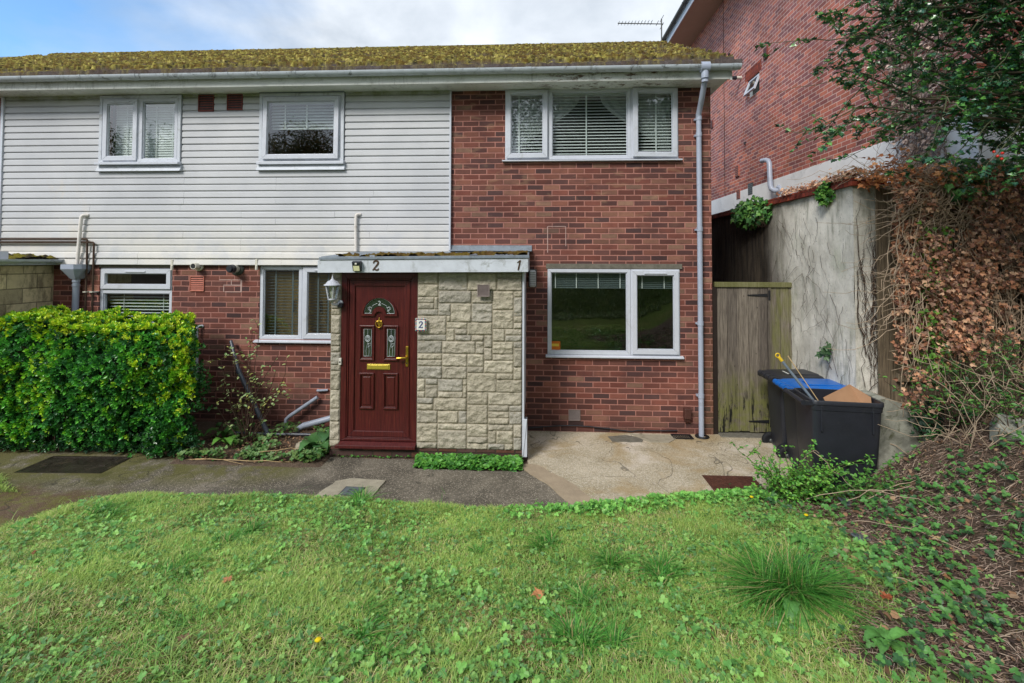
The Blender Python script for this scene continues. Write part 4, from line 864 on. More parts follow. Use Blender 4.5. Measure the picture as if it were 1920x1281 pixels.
m = MB(); m.lathe([(.001, 1.715), (.006, 1.71), (.004, 1.70), (.010, 1.69), (.006, 1.68), (.014, 1.672), (.001, 1.665)], (-1.868, -.965, 0), 12); m.lathe([(.001, 1.572), (.007, 1.578), (.004, 1.59), (.008, 1.60), (.001, 1.604)], (-1.868, -.968, 0), 12); m.build('finial', 'brass', kn)
m = MB(); m.box(-2.338, -2.306, -1.012, -.986, 1.155, 1.235); bp = m.build('bell_push', 'cream_plastic', None, .004); tag(bp, 'small white door bell push on the left of the red door frame', 'door bell'); m = MB(); m.tube([(-2.322, -1.012, 1.19), (-2.322, -1.017, 1.19)], .009, 12); m.build('button', 'black_plastic', bp)

# ================================================================ FIXTURES ON THE PORCH AND WALL
def lantern():
    cx, cy = -2.384, -1.10
    t = thing('wall_lantern', 'weathered silver six sided lantern on the stone pier left of the red door', 'wall lamp', (cx, cy, 1.87))
    def L(m, prof, n=6): return m.lathe([(r, z-1.87) for r, z in prof], (0, 0, 0), n)
    m = MB(); L(m, [(.001, 2.232), (.006, 2.225), (.005, 2.205), (.012, 2.198), (.008, 2.185), (.020, 2.175), (.028, 2.160)], 12); L(m, [(.028, 2.162), (.060, 2.150), (.072, 2.135), (.085, 2.118), (.108, 2.108), (.108, 2.100), (.001, 2.104)], 6)
    m.build('lamp_cap', 'silver_paint', t)
    m = MB()
    for q in range(6):
        a = 2*pi*q/6; m.tube([(.082*cos(a), .082*sin(a), .230), (.050*cos(a), .050*sin(a), .070)], .0055, 5)
    L(m, [(.001, 1.947), (.055, 1.945), (.055, 1.933), (.030, 1.922), (.022, 1.905), (.001, 1.900)]); m.build('cage', 'silver_paint', t)
    m = MB(); L(m, [(.078, 2.10), (.048, 1.945)]); m.build('glass_pane', 'glass', t)
    m = MB(); m.lathe([(.001, .17), (.02, .165), (.024, .14), (.014, .10), (.014, .075)], (0, 0, 0), 12); m.build('bulb', 'cream_plastic', t)
    m = MB(); m.tube([(0, 0, .045), (.0, .01, .01), (.03, .04, .0), (.06, .075, .02)], .013, 8, .016); m.lathe([(.001, -.0), (.030, .0), (.034, .012), (.020, .03), (.001, .032)], (.062, .075, .02), 14, 'y'); m.build('bracket', 'silver_paint', t)
    m = MB(); m.box(.035, .095, .05, .112, -.035, .022); m.build('sensor_box', 'black_plastic', t, .012)
lantern()
t = thing('security_light', 'small black solar light with a cream lens on the porch fascia', 'security light', (-2.068, -1.137, 2.27))
m = MB(); m.prism([(-.0, -.002), (-.035, -.002), (-.075, .105), (-.045, .118), (.0, .118)], -.048, .048, 'x'); m.build('case', 'black_plastic', t, .006)
m = MB(); m.add([(-.036, -.040, .004), (.036, -.040, .004), (.036, -.062, .062), (-.036, -.062, .062)], [(0, 1, 2, 3)]); m.build('lens', 'lamp_lens', t)
m = MB(); m.lathe([(.001, -.0715), (.013, -.0715), (.013, -.066)], (0, 0, .085), 12, 'y'); m.build('sensor', 'cream_plastic', t)
t = thing('bulkhead_light', 'grey ribbed bulkhead light on the brickwork beside the porch', 'wall lamp', (-.045, -.002, 2.03))
m = MB(); m.box(-.055, .055, -.03, 0, 0, .25); m.build('base', 'gunmetal', t, .012); m = MB(); m.box(-.044, .044, -.085, -.03, .012, .238); m.build('lens', 'bulk_lens', t, .022, 3)
m = MB()
for q in range(8): m.box(-.04, .04, -.0875, -.084, .035+q*.024, .040+q*.024)
m.build('ribs', 'gunmetal', t)
def text(name, s, size, loc, mat, parent=None, shear=0, ext=.003, rz=0, rx=pi/2, off=0):
    cu = bpy.data.curves.new(name, 'FONT'); cu.body = s; cu.size = size; cu.shear = shear; cu.extrude = ext; cu.offset = off; cu.align_x = 'CENTER'; cu.align_y = 'CENTER'
    tmp = bpy.data.objects.new(name, cu); me = bpy.data.meshes.new_from_object(tmp); bpy.data.objects.remove(tmp)
    o = link(name, me, mat, parent); o.location = loc; o.rotation_euler = (rx, 0, rz); return o
def numeral(name, strokes, cx, y, cz, h, mat, parent=None):
    m = MB()
    for pts, ra, rb in strokes:
        k = len(pts)
        for q in range(k-1):
            f0_, f1_ = q/(k-1), (q+1)/(k-1)
            w = lambda f: ra+(rb-ra)*sin(pi*f)
            a = np.array(pts[q]); b = np.array(pts[q+1]); d = (b-a)/max(np.linalg.norm(b-a), 1e-6); nn_ = np.array([-d[1], d[0]]); a = a-d*.01; b = b+d*.01
            P = [a+nn_*w(f0_), a-nn_*w(f0_), b-nn_*w(f1_), b+nn_*w(f1_)]; m.prism([(cx+p[0]*h, cz+p[1]*h) for p in P], y-.005-q*.0002, y)
    return m.build(name, mat, parent)
TWO = [([(-.20, .22), (-.22, .33), (-.10, .47), (.10, .50), (.26, .38), (.24, .20), (.08, -.02), (-.12, -.24), (-.30, -.46)], .035, .085), ([(-.32, -.44), (-.12, -.36), (.08, -.44), (.24, -.42), (.30, -.28)], .03, .075)]
o = numeral('house_number', TWO, -1.860, -1.137, 2.335, .115, 'worn_bronze'); tag(o, 'italic metal number 2 screwed to the porch fascia over the door', 'house number')
o = numeral('house_number', [([(-.16, .25), (.0, .38), (.14, .50)], .03, .05), ([(.14, .50), (.06, .10), (-.02, -.25), (-.08, -.48)], .05, .075)], -.195, -1.137, 2.345, .115, 'worn_bronze'); tag(o, 'italic metal number 1 at the right end of the porch fascia', 'house number')
t = thing('number_tile', 'white ceramic tile with a blue 2 and floral border beside the door', 'house number', (-1.345, -1.045, 1.645))
m = MB(); m.box(-.065, .065, -.012, .012, -.075, .075); m.build('tile', 'plaque_white', t, .004)
rt_ = random.Random(9)
for mat_, s_ in (('plaque_green', 0), ('plaque_red', 1), ('plaque_blue', 2)):
    m = MB(); q = 0
    for i_ in range(36):
        if i_ % 3 != s_: continue
        f = i_/36*4; e = int(f); g = f-e; x, z = [(-.055+.11*g, .066), (.055, .066-.132*g), (.055-.11*g, -.066), (-.055, -.066+.132*g)][e]
        m.prism([(x+.0085*cos(w_*pi/3)*.9, z+.0105*sin(w_*pi/3)*.8) for w_ in range(6)], -.0136, -.0115)
    m.build('border', mat_, t)
numeral('numeral', [(p, a*.8, b*.8) for p, a, b in TWO], 0, -.012, 0, .075, 'plaque_blue', t)
text('numeral', '2', .075, (AC[0], -.9605, AC[1]+.150), 'came', door, 0, .0015, off=.0012)

# ================================================================ LEFT NEIGHBOUR'S PORCH (split block)
pl = thing('block_porch', 'porch of cream split blocks with a mossy flat roof at the left edge', 'porch', (-7.9, -.6, 0))
ox, oy = 7.9, .6
def rel(m): m.v = [(a+ox, b+oy, c) for a, b, c in m.v]; return m
# object-space brick pattern runs along Y, so the block wall keeps its own frame
m = MB(); m.box(-8.9, -6.98, -1.3, -.004, -.05, 2.31); rel(m).build('block_wall', 'split_block', pl)
m = MB(); m.box(-9.1, -6.90, -1.42, -.003, 2.32, 2.395); rel(m).build('roof_board', 'old_paint', pl, .003)
gx_, gy_ = np.meshgrid(np.linspace(-9.1, -6.88, 160), np.linspace(-1.43, -.005, 160), indexing='ij'); mh = sst(.36, .6, fbm(gx_*6, gy_*6, 4, .6))*(.01+.05*fbm(gx_*24, gy_*24, 3))
V = np.stack([gx_+ox, gy_+oy, 2.402+.045*sst(-6.88, -7.2, gx_)+mh], -1); i, j = np.meshgrid(np.arange(159), np.arange(159), indexing='ij'); F = np.stack([i*160+j, (i+1)*160+j, (i+1)*160+j+1, i*160+j+1], -1).reshape(-1, 4)
qq = fbm(gx_*12, gy_*12, 3).reshape(-1, 1); npmesh('mossy_roof', V.reshape(-1, 3), F, 'mossy_tiles', pl, lc(120, 112, 44)*sst(.4, .7, qq)+lc(62, 56, 46)*(1-sst(.4, .7, qq)), True)
m = MB(); n = 10; A = [pi+pi*q/n for q in range(n+1)]; pr2 = [(-6.83+.05*cos(a), 2.40+.05*sin(a)) for a in A]+[(-6.83+.046*cos(a), 2.40+.046*sin(a)) for a in reversed(A)]; m.prism(pr2, -1.40, -.01, 'y')
m.v = [(a, b, c) for a, b, c in m.v]; rel(m).build('gutter', 'gutter_grey', pl)
m = MB(); m.box(-6.90, -6.875, -1.44, -.70, 2.34, 2.50); rel(m).build('bargeboard', 'upvc', pl, .003)

# ================================================================ GATE, RETAINING WALL, FENCE
t = thing('garden_gate', 'weathered board side gate with black strap hinges and green algae', 'gate', (2.44, .05, .09)); 
def gl_(m): m.v = [(a-2.44, b-.05, c-.09) for a, b, c in m.v]; return m
m = MB(); x = 2.455
for q in range(5):
    w = (.138, .150, .132, .128, .118)[q]; m.box(x+.002, x+w-.002, .035+.003*(q % 2), .058, .10+.008*(q % 3), 2.045); x += w
gate_frame_m = gl_(m).build('boards', 'gate_wood', t, .003); 
for ob in (gate_frame_m,): pass
m = MB(); m.box(3.125, 3.165, .018, .07, .10, 2.045); gl_(m).build('stile', 'gate_wood', t, .004)
m = MB(); x = 3.168
for w in (.125, .12, .118): m.box(x, x+w-.003, .038, .058, .09, 2.045); x += w
gl_(m).build('side_panel', 'gate_wood', t, .003)
m = MB(); m.box(2.425, 3.545, .01, .085, 2.048, 2.115); gl_(m).build('top_rail', 'gate_wood', t, .004)
m = MB(); m.box(2.39, 2.45, .02, .10, .02, 2.045); m.box(3.53, 3.585, .0, .08, .02, 2.046); gl_(m).build('post', 'dark_wood', t, .003)
for z in (1.94, .25):
    m = MB(); m.prism([(2.86, z-.006), (3.135, z-.022), (3.135, z+.022), (2.86, z+.006)], .026, .034); m.box(3.128, 3.152, .010, .018, z-.065, z+.065); gl_(m).build('hinge', 'black_iron', t)
o = MB().box(2.45, 3.40, -.10, .14, .0, .085).build('doorstep', 'grey_concrete', None, .01); tag(o, 'low concrete step beneath the wooden gate', 'step')

def rough_box(name, x0, x1, y0, y1, z0, z1, mat, parent, st=.09, amp=.018):
    V = []; F = []; o = 0
    def face(f, a0, a1, b0, b1):
        nonlocal o
        n = max(2, int((a1-a0)/st)); k = max(2, int((b1-b0)/st)); A, B = np.meshgrid(np.linspace(a0, a1, n), np.linspace(b0, b1, k), indexing='ij'); V.append(f(A, B).reshape(-1, 3))
        i, j = np.meshgrid(np.arange(n-1), np.arange(k-1), indexing='ij'); F.append(np.stack([i*k+j, (i+1)*k+j, (i+1)*k+j+1, i*k+j+1], -1).reshape(-1, 4)+o); o += n*k
    e = lambda A, B: (fbm(A*2.2, B*2.2, 4)-.5)*amp*2
    face(lambda A, B: np.stack([x0-e(A, B), A, B], -1), y0, y1, z0, z1)
    face(lambda A, B: np.stack([A, y0-e(A+9, B)*.6, B], -1), x0, x1, z0, z1)
    face(lambda A, B: np.stack([x1+0*A, A, B], -1), y0, y1, z0, z1); face(lambda A, B: np.stack([A, B, z1+0*A], -1), x0, x1, y0, y1)
    return npmesh(name, np.concatenate(V), np.concatenate(F), mat, parent, None, True)
rw = thing('retaining_wall', 'tall pale rendered retaining wall with brick coping beside the gate', 'wall')
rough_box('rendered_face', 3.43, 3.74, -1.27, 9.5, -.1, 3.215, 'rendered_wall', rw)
m = MB(); m.box(3.395, 3.77, -1.30, 9.5, 3.215, 3.30); m.build('coping', 'coping_brick', rw, .004)
fp = MB(); P = [(3.40, -.1), (3.40, 1.0), (3.50, 1.03), (3.64, .98), (3.80, .86), (3.95, .66), (4.12, .46), (4.32, .34), (4.4, -.1)]
V = []; F = []; ny_ = 12
o_ = 0
Pd = []
for a, b in zip(P[:-1], P[1:]):
    for q in range(6): Pd.append((a[0]+(b[0]-a[0])*q/6, a[1]+(b[1]-a[1])*q/6))
Pd.append(P[-1]); Pd = np.array(Pd)
fr_ = []
A = np.linspace(0, 1, 16)
front = np.array([[(p[0]+.03*(fbm(p[0]*9, k_*3.0, 3)-.5), -1.62+.10*(1-k_)-.10*(fbm(p[0]*5, p[1]*k_*5, 4)-.4), (p[1]+.1)*k_-.1) for k_ in A] for p in Pd])
back = np.array([[(p[0], -1.27-.35*(1-k_), p[1]+.03*(fbm(p[0]*12, k_*4, 3)-.5)) for k_ in np.linspace(0, 1, 6)] for p in Pd]); back[:, 0] = front[:, -1]
def gridmesh(Gs): 
    V = []; F = []; o = 0
    for G in Gs:
        n, k = G.shape[:2]; V.append(G.reshape(-1, 3)); i, j = np.meshgrid(np.arange(n-1), np.arange(k-1), indexing='ij'); F.append(np.stack([i*k+j, (i+1)*k+j, (i+1)*k+j+1, i*k+j+1], -1).reshape(-1, 4)+o); o += n*k
    return np.concatenate(V), np.concatenate(F)
V, F = gridmesh([front, back[:, ::-1]]); o = npmesh('concrete_footing', V, F, 'footing', None, None, True); tag(o, 'rough pale concrete footing at the wall corner behind the bins', 'footing')
# fence on top of the bank, half buried in dead ivy
fe = thing('board_fence', 'weathered vertical board fence under dead brown ivy on the bank', 'fence', (3.76, -1.36, .3))
def fr3(m): m.v = [(a-3.76, b+1.36, c-.3) for a, b, c in m.v]; return m
m = MB(); x = 3.61; rf = random.Random(4)
while x < 7.4:
    w = rf.uniform(.10, .15); gap = rf.choice([.004, .01, .05]); m.box(x, x+w, -1.36+rf.uniform(-.012, .012), -1.335, .35, 3.18+rf.uniform(-.04, .04)); x += w+gap
fr3(m).build('boards', 'fence_wood', fe, .003)
for z in (1.15, 1.78, 2.9): m = MB(); m.box(3.76, 7.4, -1.42, -1.375, z, z+.08); fr3(m).build('rail', 'fence_wood', fe, .004)
for x in (4.62, 5.35, 6.9): m = MB(); m.box(x, x+.09, -1.45, -1.376, .3, 3.24); fr3(m).build('post', 'fence_wood', fe, .004)

# ================================================================ NEIGHBOURING BUILDING
nb = thing('brick_building', 'taller red brick building with white plinth and overhanging eave on the right', 'building', (0, 0, 0))
def wallYZ(x, y0, y1, z0, z1, hole):
    m = MB(); Y = sorted({y0, y1, hole[0], hole[1]}); Z = sorted({z0, z1, hole[2], hole[3]})
    for a, b in zip(Y[:-1], Y[1:]):
        for c, d in zip(Z[:-1], Z[1:]):
            if hole[0] <= a and b <= hole[1] and hole[2] <= c and d <= hole[3]: continue
            m.add([(x, a, c), (x, b, c), (x, b, d), (x, a, d)], [(3, 2, 1, 0)])
    a, b, c, d = hole; e = x+.12
    m.add([(x, a, c), (e, a, c), (e, a, d), (x, a, d)], [(0, 1, 2, 3)]); m.add([(x, b, c), (e, b, c), (e, b, d), (x, b, d)], [(3, 2, 1, 0)]); m.add([(x, a, d), (x, b, d), (e, b, d), (e, a, d)], [(0, 1, 2, 3)]); m.add([(x, a, c), (x, b, c), (e, b, c), (e, a, c)], [(3, 2, 1, 0)])
    return m
NH = (3.85, 4.44, 6.08, 6.50)
wallYZ(4.8, -1.2, 15, 4.05, 9.10, NH).build('wall', 'neighbour_brick', nb)
m = MB(); m.add([(4.8, -1.2, 4.05), (12, -1.2, 4.05), (12, -1.2, 9.1), (4.8, -1.2, 9.1)], [(0, 1, 2, 3)]); m.build('front_wall', 'neighbour_brick_front', nb)
m = MB(); m.box(4.778, 12, -1.225, 15, 2.4, 4.048); m.build('plinth', 'white_render', nb, .004)
m = MB(); m.box(4.05, 4.80, -1.9, 15, 9.10, 9.13); m.build('soffit', 'beige_soffit', nb)
m = MB(); m.box(4.02, 4.049, -1.9, 15, 9.07, 9.33); m.build('fascia', 'upvc', nb, .003)
m = MB(); A = [pi+pi*q/10 for q in range(11)]; m.prism([(3.955+.06*cos(a), 9.32+.06*sin(a)) for a in A]+[(3.955+.055*cos(a), 9.32+.055*sin(a)) for a in reversed(A)], -1.9, 15, 'y'); m.build('gutter', 'gunmetal', nb)
for y in np.arange(2, 15, 1.05): m = MB(); m.prism([(3.955+.066*cos(a), 9.32+.066*sin(a)) for a in A], y, y+.05, 'y'); m.build('gutter_joint', 'gunmetal', nb)
m = MB(); m.prism([(4.03, 9.34), (8.2, 11.6), (12.4, 9.34), (12.4, 9.3), (8.2, 11.5), (4.03, 9.3)], -1.9, 15, 'y'); m.build('roof', 'slate', nb)
m = MB(); m.box(4.793, 4.80, 5.775, 5.790, 4.05, 9.1); m.build('movement_joint', 'dark_wood', nb)
wf = MB()
def ringYZ(m, y0, y1, z0, z1, w, xa, xb): m.box(xa, xb, y0, y1, z0, z0+w); m.box(xa, xb, y0, y1, z1-w, z1); m.box(xa, xb, y0, y0+w, z0+w, z1-w); m.box(xa, xb, y1-w, y1, z0+w, z1-w)
ringYZ(wf, NH[0], NH[1], NH[2], NH[3], .035, 4.85, 4.91); w = wf.build('window', 'upvc', nb, .003)
sa = MB(); ringYZ(sa, NH[0]+.03, NH[1]-.03, NH[2]+.03, NH[3]-.03, .05, 4.82, 4.86); gla = MB(); gla.box(4.838, 4.841, NH[0]+.08, NH[1]-.08, NH[2]+.08, NH[3]-.08)
for mm_, nm, mt in ((sa, 'sash', 'upvc'), (gla, 'glass_pane', 'glass')):
    zt = NH[3]-.03; s_, c_ = sin(radians(22)), cos(radians(22)); mm_.v = [(4.84+(a-4.84)*c_-(zt-c)*s_, b, zt-(zt-c)*c_-(a-4.84)*s_*-1*-1) for a, b, c in mm_.v]; mm_.build(nm, mt, w)
m = MB(); m.box(4.90, 5.4, NH[0]-.2, NH[1]+.2, NH[2]-.2, NH[3]+.2); m.v = [(a, b, c) for a, b, c in m.v]; m.build('room', 'dark_room', w)
m = MB(); m.box(4.797, 4.80, NH[0]-.1, NH[1]+.1, NH[3]+.002, NH[3]+.225); m.build('soldier_course', 'coping_brick', nb)
def nvent(y, z, w_, h_, mat, lab): 
    m = MB(); m.box(4.772, 4.80, y-w_/2, y+w_/2, z-h_/2, z+h_/2); v = m.build('air_vent', mat, nb, .002); v['label'] = lab; s = MB()
    for q in range(6): s.box(4.768, 4.772, y-w_/2+.015, y+w_/2-.015, z-h_/2+h_*(q+.25)/6, z-h_/2+h_*(q+.6)/6)
    s.build('louvres', 'black_iron', v)
nvent(3.53, 6.75, .16, .24, 'dark_vent', 'dark vent above the small window'); nvent(4.30, 4.02, .22, .26, 'gunmetal', 'dark grey vent straddling the plinth'); nvent(4.93, 3.98, .2, .22, 'salmon_vent', 'brick red vent in the plinth'); nvent(5.0, 4.55, .2, .26, 'salmon_vent', 'brick red vent above the plinth'); nvent(6.6, 6.13, .14, .2, 'dark_vent', 'dark vent far along the wall')
for y, z in ((5.4, 7.55), (5.6, 7.0), (4.55, 5.12)): m = MB(); m.tube([(4.80, y, z), (4.77, y, z), (4.765, y-.02, z-.04)], .02, 8); m.build('wall_fitting', 'black_iron', nb)
m = MB(); m.tube([(4.80, 4.75, 6.70), (4.64, 4.75, 6.70)], .04, 14); f_ = m.build('flue', 'cream_plastic', nb); m = MB(); m.tube([(4.68, 4.75, 6.70), (4.55, 4.75, 6.70)], .05, 14, .036); m.build('flue_cap', 'black_plastic', f_)
m = MB(); m.lathe([(.001, 0), (.11, 0), (.10, -.02), (.06, -.03)], (4.778, 3.05, 3.80), 20, 'x'); m.tube([(4.77, 3.05, 3.80), (4.70, 3.07, 3.80), (4.66, 3.10, 3.84), (4.655, 3.13, 3.92), (4.655, 3.15, 4.36), (4.65, 3.19, 4.42), (4.64, 3.28, 4.45), (4.62, 3.40, 4.46)], .048, 14); f_ = m.build('flue', 'pipe_grey', nb)

# ================================================================ WHEELED BINS
def rrect(cx, w, d, r, n=6):
    P = []
    for sx, sy, a0 in ((1, 1, 0), (-1, 1, pi/2), (-1, -1, pi), (1, -1, 3*pi/2)):
        for q in range(n+1): a = a0+pi/2*q/n; P.append((cx+sx*(d/2-r)+r*cos(a), sy*(w/2-r)+r*sin(a)))
    return P
def wheelie(label, x, y, w, d, h, lid, rz=0, sticker=False):
    t = thing('wheeled_bin', label, 'wheeled bin', (x, y, .0), 'wheeled bins by the retaining wall', rz)
    m = MB(); secs = [(.035, .76, .74, .05), (.12, .80, .78, .05), (h*.55, .90, .90, .05), (h-.10, .945, .96, .05), (h-.095, .97, .985, .055), (h-.045, .985, 1.0, .055), (h-.04, 1.0, 1.03, .06), (h-.005, 1.0, 1.03, .06), (h, .985, 1.015, .055), (h-.002, .93, .95, .045), (h-.25, .90, .92, .04), (h-.50, .86, .86, .04)]
    n = 28; V = []
    for (z, fd, fw_, r) in secs:
        dd = d*fd; cx = d*.05+dd/2 if z < h-.3 or True else 0
        cx = d/2+.02*(z/h)
        V += [(p[0], p[1], z) for p in rrect(cx, w*fw_, dd, r)]
    F = [(i*n+j, i*n+(j+1) % n, (i+1)*n+(j+1) % n, (i+1)*n+j) for i in range(len(secs)-1) for j in range(n)]; m.add(V, F, True); m.add(V[:n], [tuple(range(n-1, -1, -1))]); m.add(V[-n:], [tuple(range(n))])
    b = m.build('body', 'black_plastic', t)
    es = b.modifiers.new('edges', 'EDGE_SPLIT'); es.split_angle = radians(38)
    m = MB()
    for fx in (.17, .86):
        for s in (-1, 1): m.box(d*fx-.008, d*fx+.008, s*w*.478-.012, s*w*.478+.012, h-.30, h-.05)
    m.build('rib', 'black_plastic', b, .003)
    m = MB(); m.tube([(-.045, -w*.46, h-.03), (-.045, w*.46, h-.03)], .021, 12); hd_ = m
    for s in (-1, 1): m.box(-.045, .10, s*w*.44-.018, s*w*.44+.018, h-.052, h-.014)
    for s in (-1, 1): m.tube([(-.045, s*w*.46, h-.03), (-.045, s*w*.485, h-.03)], .027, 12)
    m.build('handle', 'black_plastic', t)
    m = MB(); m.tube([(.07, -w*.45, .10), (.07, w*.45, .10)], .011, 8); m.build('axle', 'gunmetal', t)
    for s in (-1, 1):
        m = MB(); yy = s*w*.44; prof = [(.02, -.022), (.055, -.022), (.062, -.026), (.095, -.026), (.104, -.014), (.104, .014), (.095, .026), (.062, .026), (.055, .022), (.02, .022)]
        m.lathe(prof, (.07, yy, .104), 28, 'y'); wl = m.build('wheel', 'rubber', t)
        m = MB(); m.lathe([(.001, -.028), (.022, -.028), (.024, .028), (.001, .028)], (.07, yy, .104), 14, 'y')
        for q in range(6): a = q*pi/3; m.tube([(.07, yy, .104), (.07+.056*cos(a), yy, .104+.056*sin(a))], .007, 5)
        m.build('hub', 'gunmetal', wl)
    if lid:
        m = MB(); n2 = 28; V = []; L = [(h+.004, 1.04, 1.06, .06), (h+.022, 1.05, 1.07, .07), (h+.034, 1.0, 1.03, .07), (h+.045, .86, .86, .10), (h+.048, .5, .5, .1)]
        for (z, fd, fw_, r) in L: V += [(p[0]+.01, p[1], z+.018*(p[0]/d-.5)) for p in rrect(d/2, w*fw_, d*fd, min(r, d*fd*.3))]
        F = [(i*n2+j, i*n2+(j+1) % n2, (i+1)*n2+(j+1) % n2, (i+1)*n2+j) for i in range(len(L)-1) for j in range(n2)]; m.add(V, F, True); m.add(V[-n2:], [tuple(range(n2))]); m.add(V[:n2], [tuple(range(n2-1, -1, -1))])
        l_ = m.build('lid', lid, t); e2 = l_.modifiers.new('edges', 'EDGE_SPLIT'); e2.split_angle = radians(45)
        m = MB(); m.box(d*.30, d*.86, -w*.30, w*.12, h+.046, h+.058); m.build('lid_rib', lid, l_, .006)
        m = MB()
        for s in (-.36, -.12, .12, .36): m.tube([(-.045, s*w-.045, h-.005), (-.045, s*w+.045, h-.005)], .032, 12); m.box(-.03, .06, s*w-.04, s*w+.04, h+.0, h+.022)
        m.build('lid_hinge', lid, l_)
        if sticker: m = MB(); m.box(.16, .30, -.09, .06, h+.0475, h+.0500); m.build('sticker', 'plaque_white', l_); 
    else:   # lid thrown open, hanging down the handle side
        pass
    return t
wheelie('black wheeled bin with a dark lid and white sticker nearest the wooden gate', 2.93, -.44, .46, .60, .97, 'black_plastic', radians(-3), True)
wheelie('black wheeled bin with a bright blue lid between the other two bins', 2.88, -.92, .46, .60, .97, 'blue_plastic', radians(-6))
b3 = wheelie('open lidless black wheeled bin holding cardboard and sticks nearest the camera', 2.70, -1.52, .48, .655, 1.04, None, radians(-7))
def slab3(name, P, th, mat):
    a = [Vector(p) for p in P]; nrm = (a[1]-a[0]).cross(a[2]-a[0]).normalized()*th/2; m = MB(); k = len(a)
    m.add([p-nrm for p in a]+[p+nrm for p in a], [tuple(range(k-1, -1, -1)), tuple(range(k, 2*k))]+[(i, (i+1) % k, (i+1) % k+k, i+k) for i in range(k)]); return m.build(name, mat)
o = slab3('cardboard_sheet', [(2.86, -1.66, 1.04), (3.24, -1.46, 1.125), (3.33, -1.64, 1.045), (3.30, -1.72, .82), (2.95, -1.72, .82)], .006, 'cardboard'); tag(o, 'brown cardboard flap sticking out of the open black bin', 'cardboard')
t = thing('mop_pole', 'grey pole with a yellow hanging end leaning out of the open bin', 'pole', (2.85, -1.45, .8))
A = Vector((2.60, -1.35, 1.36)); B = Vector((2.98, -1.50, .80)); a_ = A-Vector(t.location); b_ = B-Vector(t.location); d_ = (b_-a_).normalized()
m = MB(); m.tube([a_, b_], .014, 12); m.build('shaft', 'grey_pole', t)
m = MB(); m.tube([a_-d_*.02, a_+d_*.03], .017, 12); c_ = a_-d_*.04; m.tube([c_+Vector((.022*cos(q), 0, .022*sin(q))) for q in np.linspace(0, 2*pi, 13)], .007, 6); m.build('hanging_end', 'yellow_plastic', t)
m = MB(); m.tube([(2.68, -1.35, 1.39), (2.79, -1.42, 1.18), (2.98, -1.58, .80)], .0055, 6, .004); o = m.build('garden_cane', 'cane'); tag(o, 'thin bamboo cane poking out of the open bin beside the pole', 'cane')

# ================================================================ COVERS, GULLY, AERIAL, LOOSE PIPE
t = thing('inspection_cover', 'rusty brown inspection cover at the corner of the pale patio', 'manhole cover', (2.05, -1.46, .078))
m = MB(); m.box(-.25, .28, -.19, .19, -.03, .004); m.build('frame', 'rusty_iron', t, .002); m = MB(); m.box(-.225, .255, -.165, .165, .0045, .009)
for q in range(11):
    for s in range(7): m.box(-.205+q*.042, -.180+q*.042, -.15+s*.045, -.125+s*.045, .009, .0125)
m.build('cover', 'rusty_iron', t)
t = thing('inspection_cover', 'sunken wet inspection cover in the path in front of the hedge', 'manhole cover', (-5.22, -1.36, .066), rz=radians(2))
m = MB(); ring(m, -.48, .48, -.22, .22, .035, -.004, .006); m.v = [(a, c, b) for a, b, c in m.v]; m.build('frame', 'dark_wet', t); m = MB(); m.box(-.445, .445, -.185, .185, -.02, .0025)
for q in range(2): m.box(-.36+q*.66, -.30+q*.66, -.03, .03, .0025, .005)
m.build('cover', 'dark_wet', t)
t = thing('water_meter_cover', 'small square grey meter cover set in the pale patch of path', 'meter cover', (-1.84, -1.84, .080), rz=radians(-3))
m = MB(); m.box(-.105, .105, -.095, .095, -.01, .004); m.build('frame', 'gunmetal', t, .002); m = MB(); m.box(-.09, .09, -.08, .08, .004, .008); m.build('lid', 'slate', t, .002)
m = MB(); ring(m, -.035, .035, -.03, .03, .008, 0, 1); m.v = [(a, c, .008+.003*b) for a, b, c in m.v]; m.build('raised_mark', 'gunmetal', t)
t = thing('drain_gully', 'small cast iron gully grate at the foot of the house wall', 'drain', (1.93, -.12, .076))
m = MB(); ring(m, -.13, .13, -.08, .08, .018, 0, 1); m.v = [(a, c, .012*b) for a, b, c in m.v]; m.build('frame', 'black_iron', t)
m = MB()
for q in range(9): m.box(-.10+q*.024, -.088+q*.024, -.06, .06, .0, .010)
m.build('grate', 'black_iron', t)
m = MB(); m.lathe([(.05, 0), (.09, .0), (.09, .012), (.045, .012)], (2.197, -.10, .076), 20); o = m.build('drain_collar', 'black_iron'); tag(o, 'round black drain collar around the foot of the grey downpipe', 'drain')
ae = thing('tv_aerial', 'thin television aerial on a short mast above the mossy roof ridge', 'aerial', (2.50, 3.2, 6.83))
m = MB(); m.tube([(0.06, 0, 0), (0.06, 0, .53)], .013, 8); m.build('mast', 'gunmetal', ae)
m = MB(); m.tube([(-.83, -.02, .445), (.10, .02, .43)], .010, 6); m.build('boom', 'gunmetal', ae)
for q in range(11): m = MB(); x = -.81+q*.066; h_ = .035+.002*q; m.tube([(x, -.02, .445-h_*.5), (x, -.02, .445+h_*.5)], .0045, 5); m.tube([(x, -.07-h_, .445), (x, .03+h_, .445)], .0045, 5); m.build('element', 'gunmetal', ae)
m = MB(); m.tube([(-.03, -.12, .43), (-.03, .08, .43)], .006, 5); m.tube([(.06, -.16, .52), (.06, .12, .52)], .006, 5); m.tube([(.06, -.16, .37), (.06, .12, .37)], .006, 5); m.build('reflector', 'gunmetal', ae)
m = MB(); m.tube([(-4.27, -.07, 1.26), (-4.02, -.28, .90)], .022, 12); m.tube([(-4.02, -.28, .90), (-3.46, -.46, .07)], .030, 12); m.tube([(-4.03, -.275, .915), (-4.005, -.285, .875)], .035, 12)
o = m.build('leaning_pipe', 'pipe_black'); tag(o, 'black plastic pipe leaning diagonally against the brick wall', 'pipe')
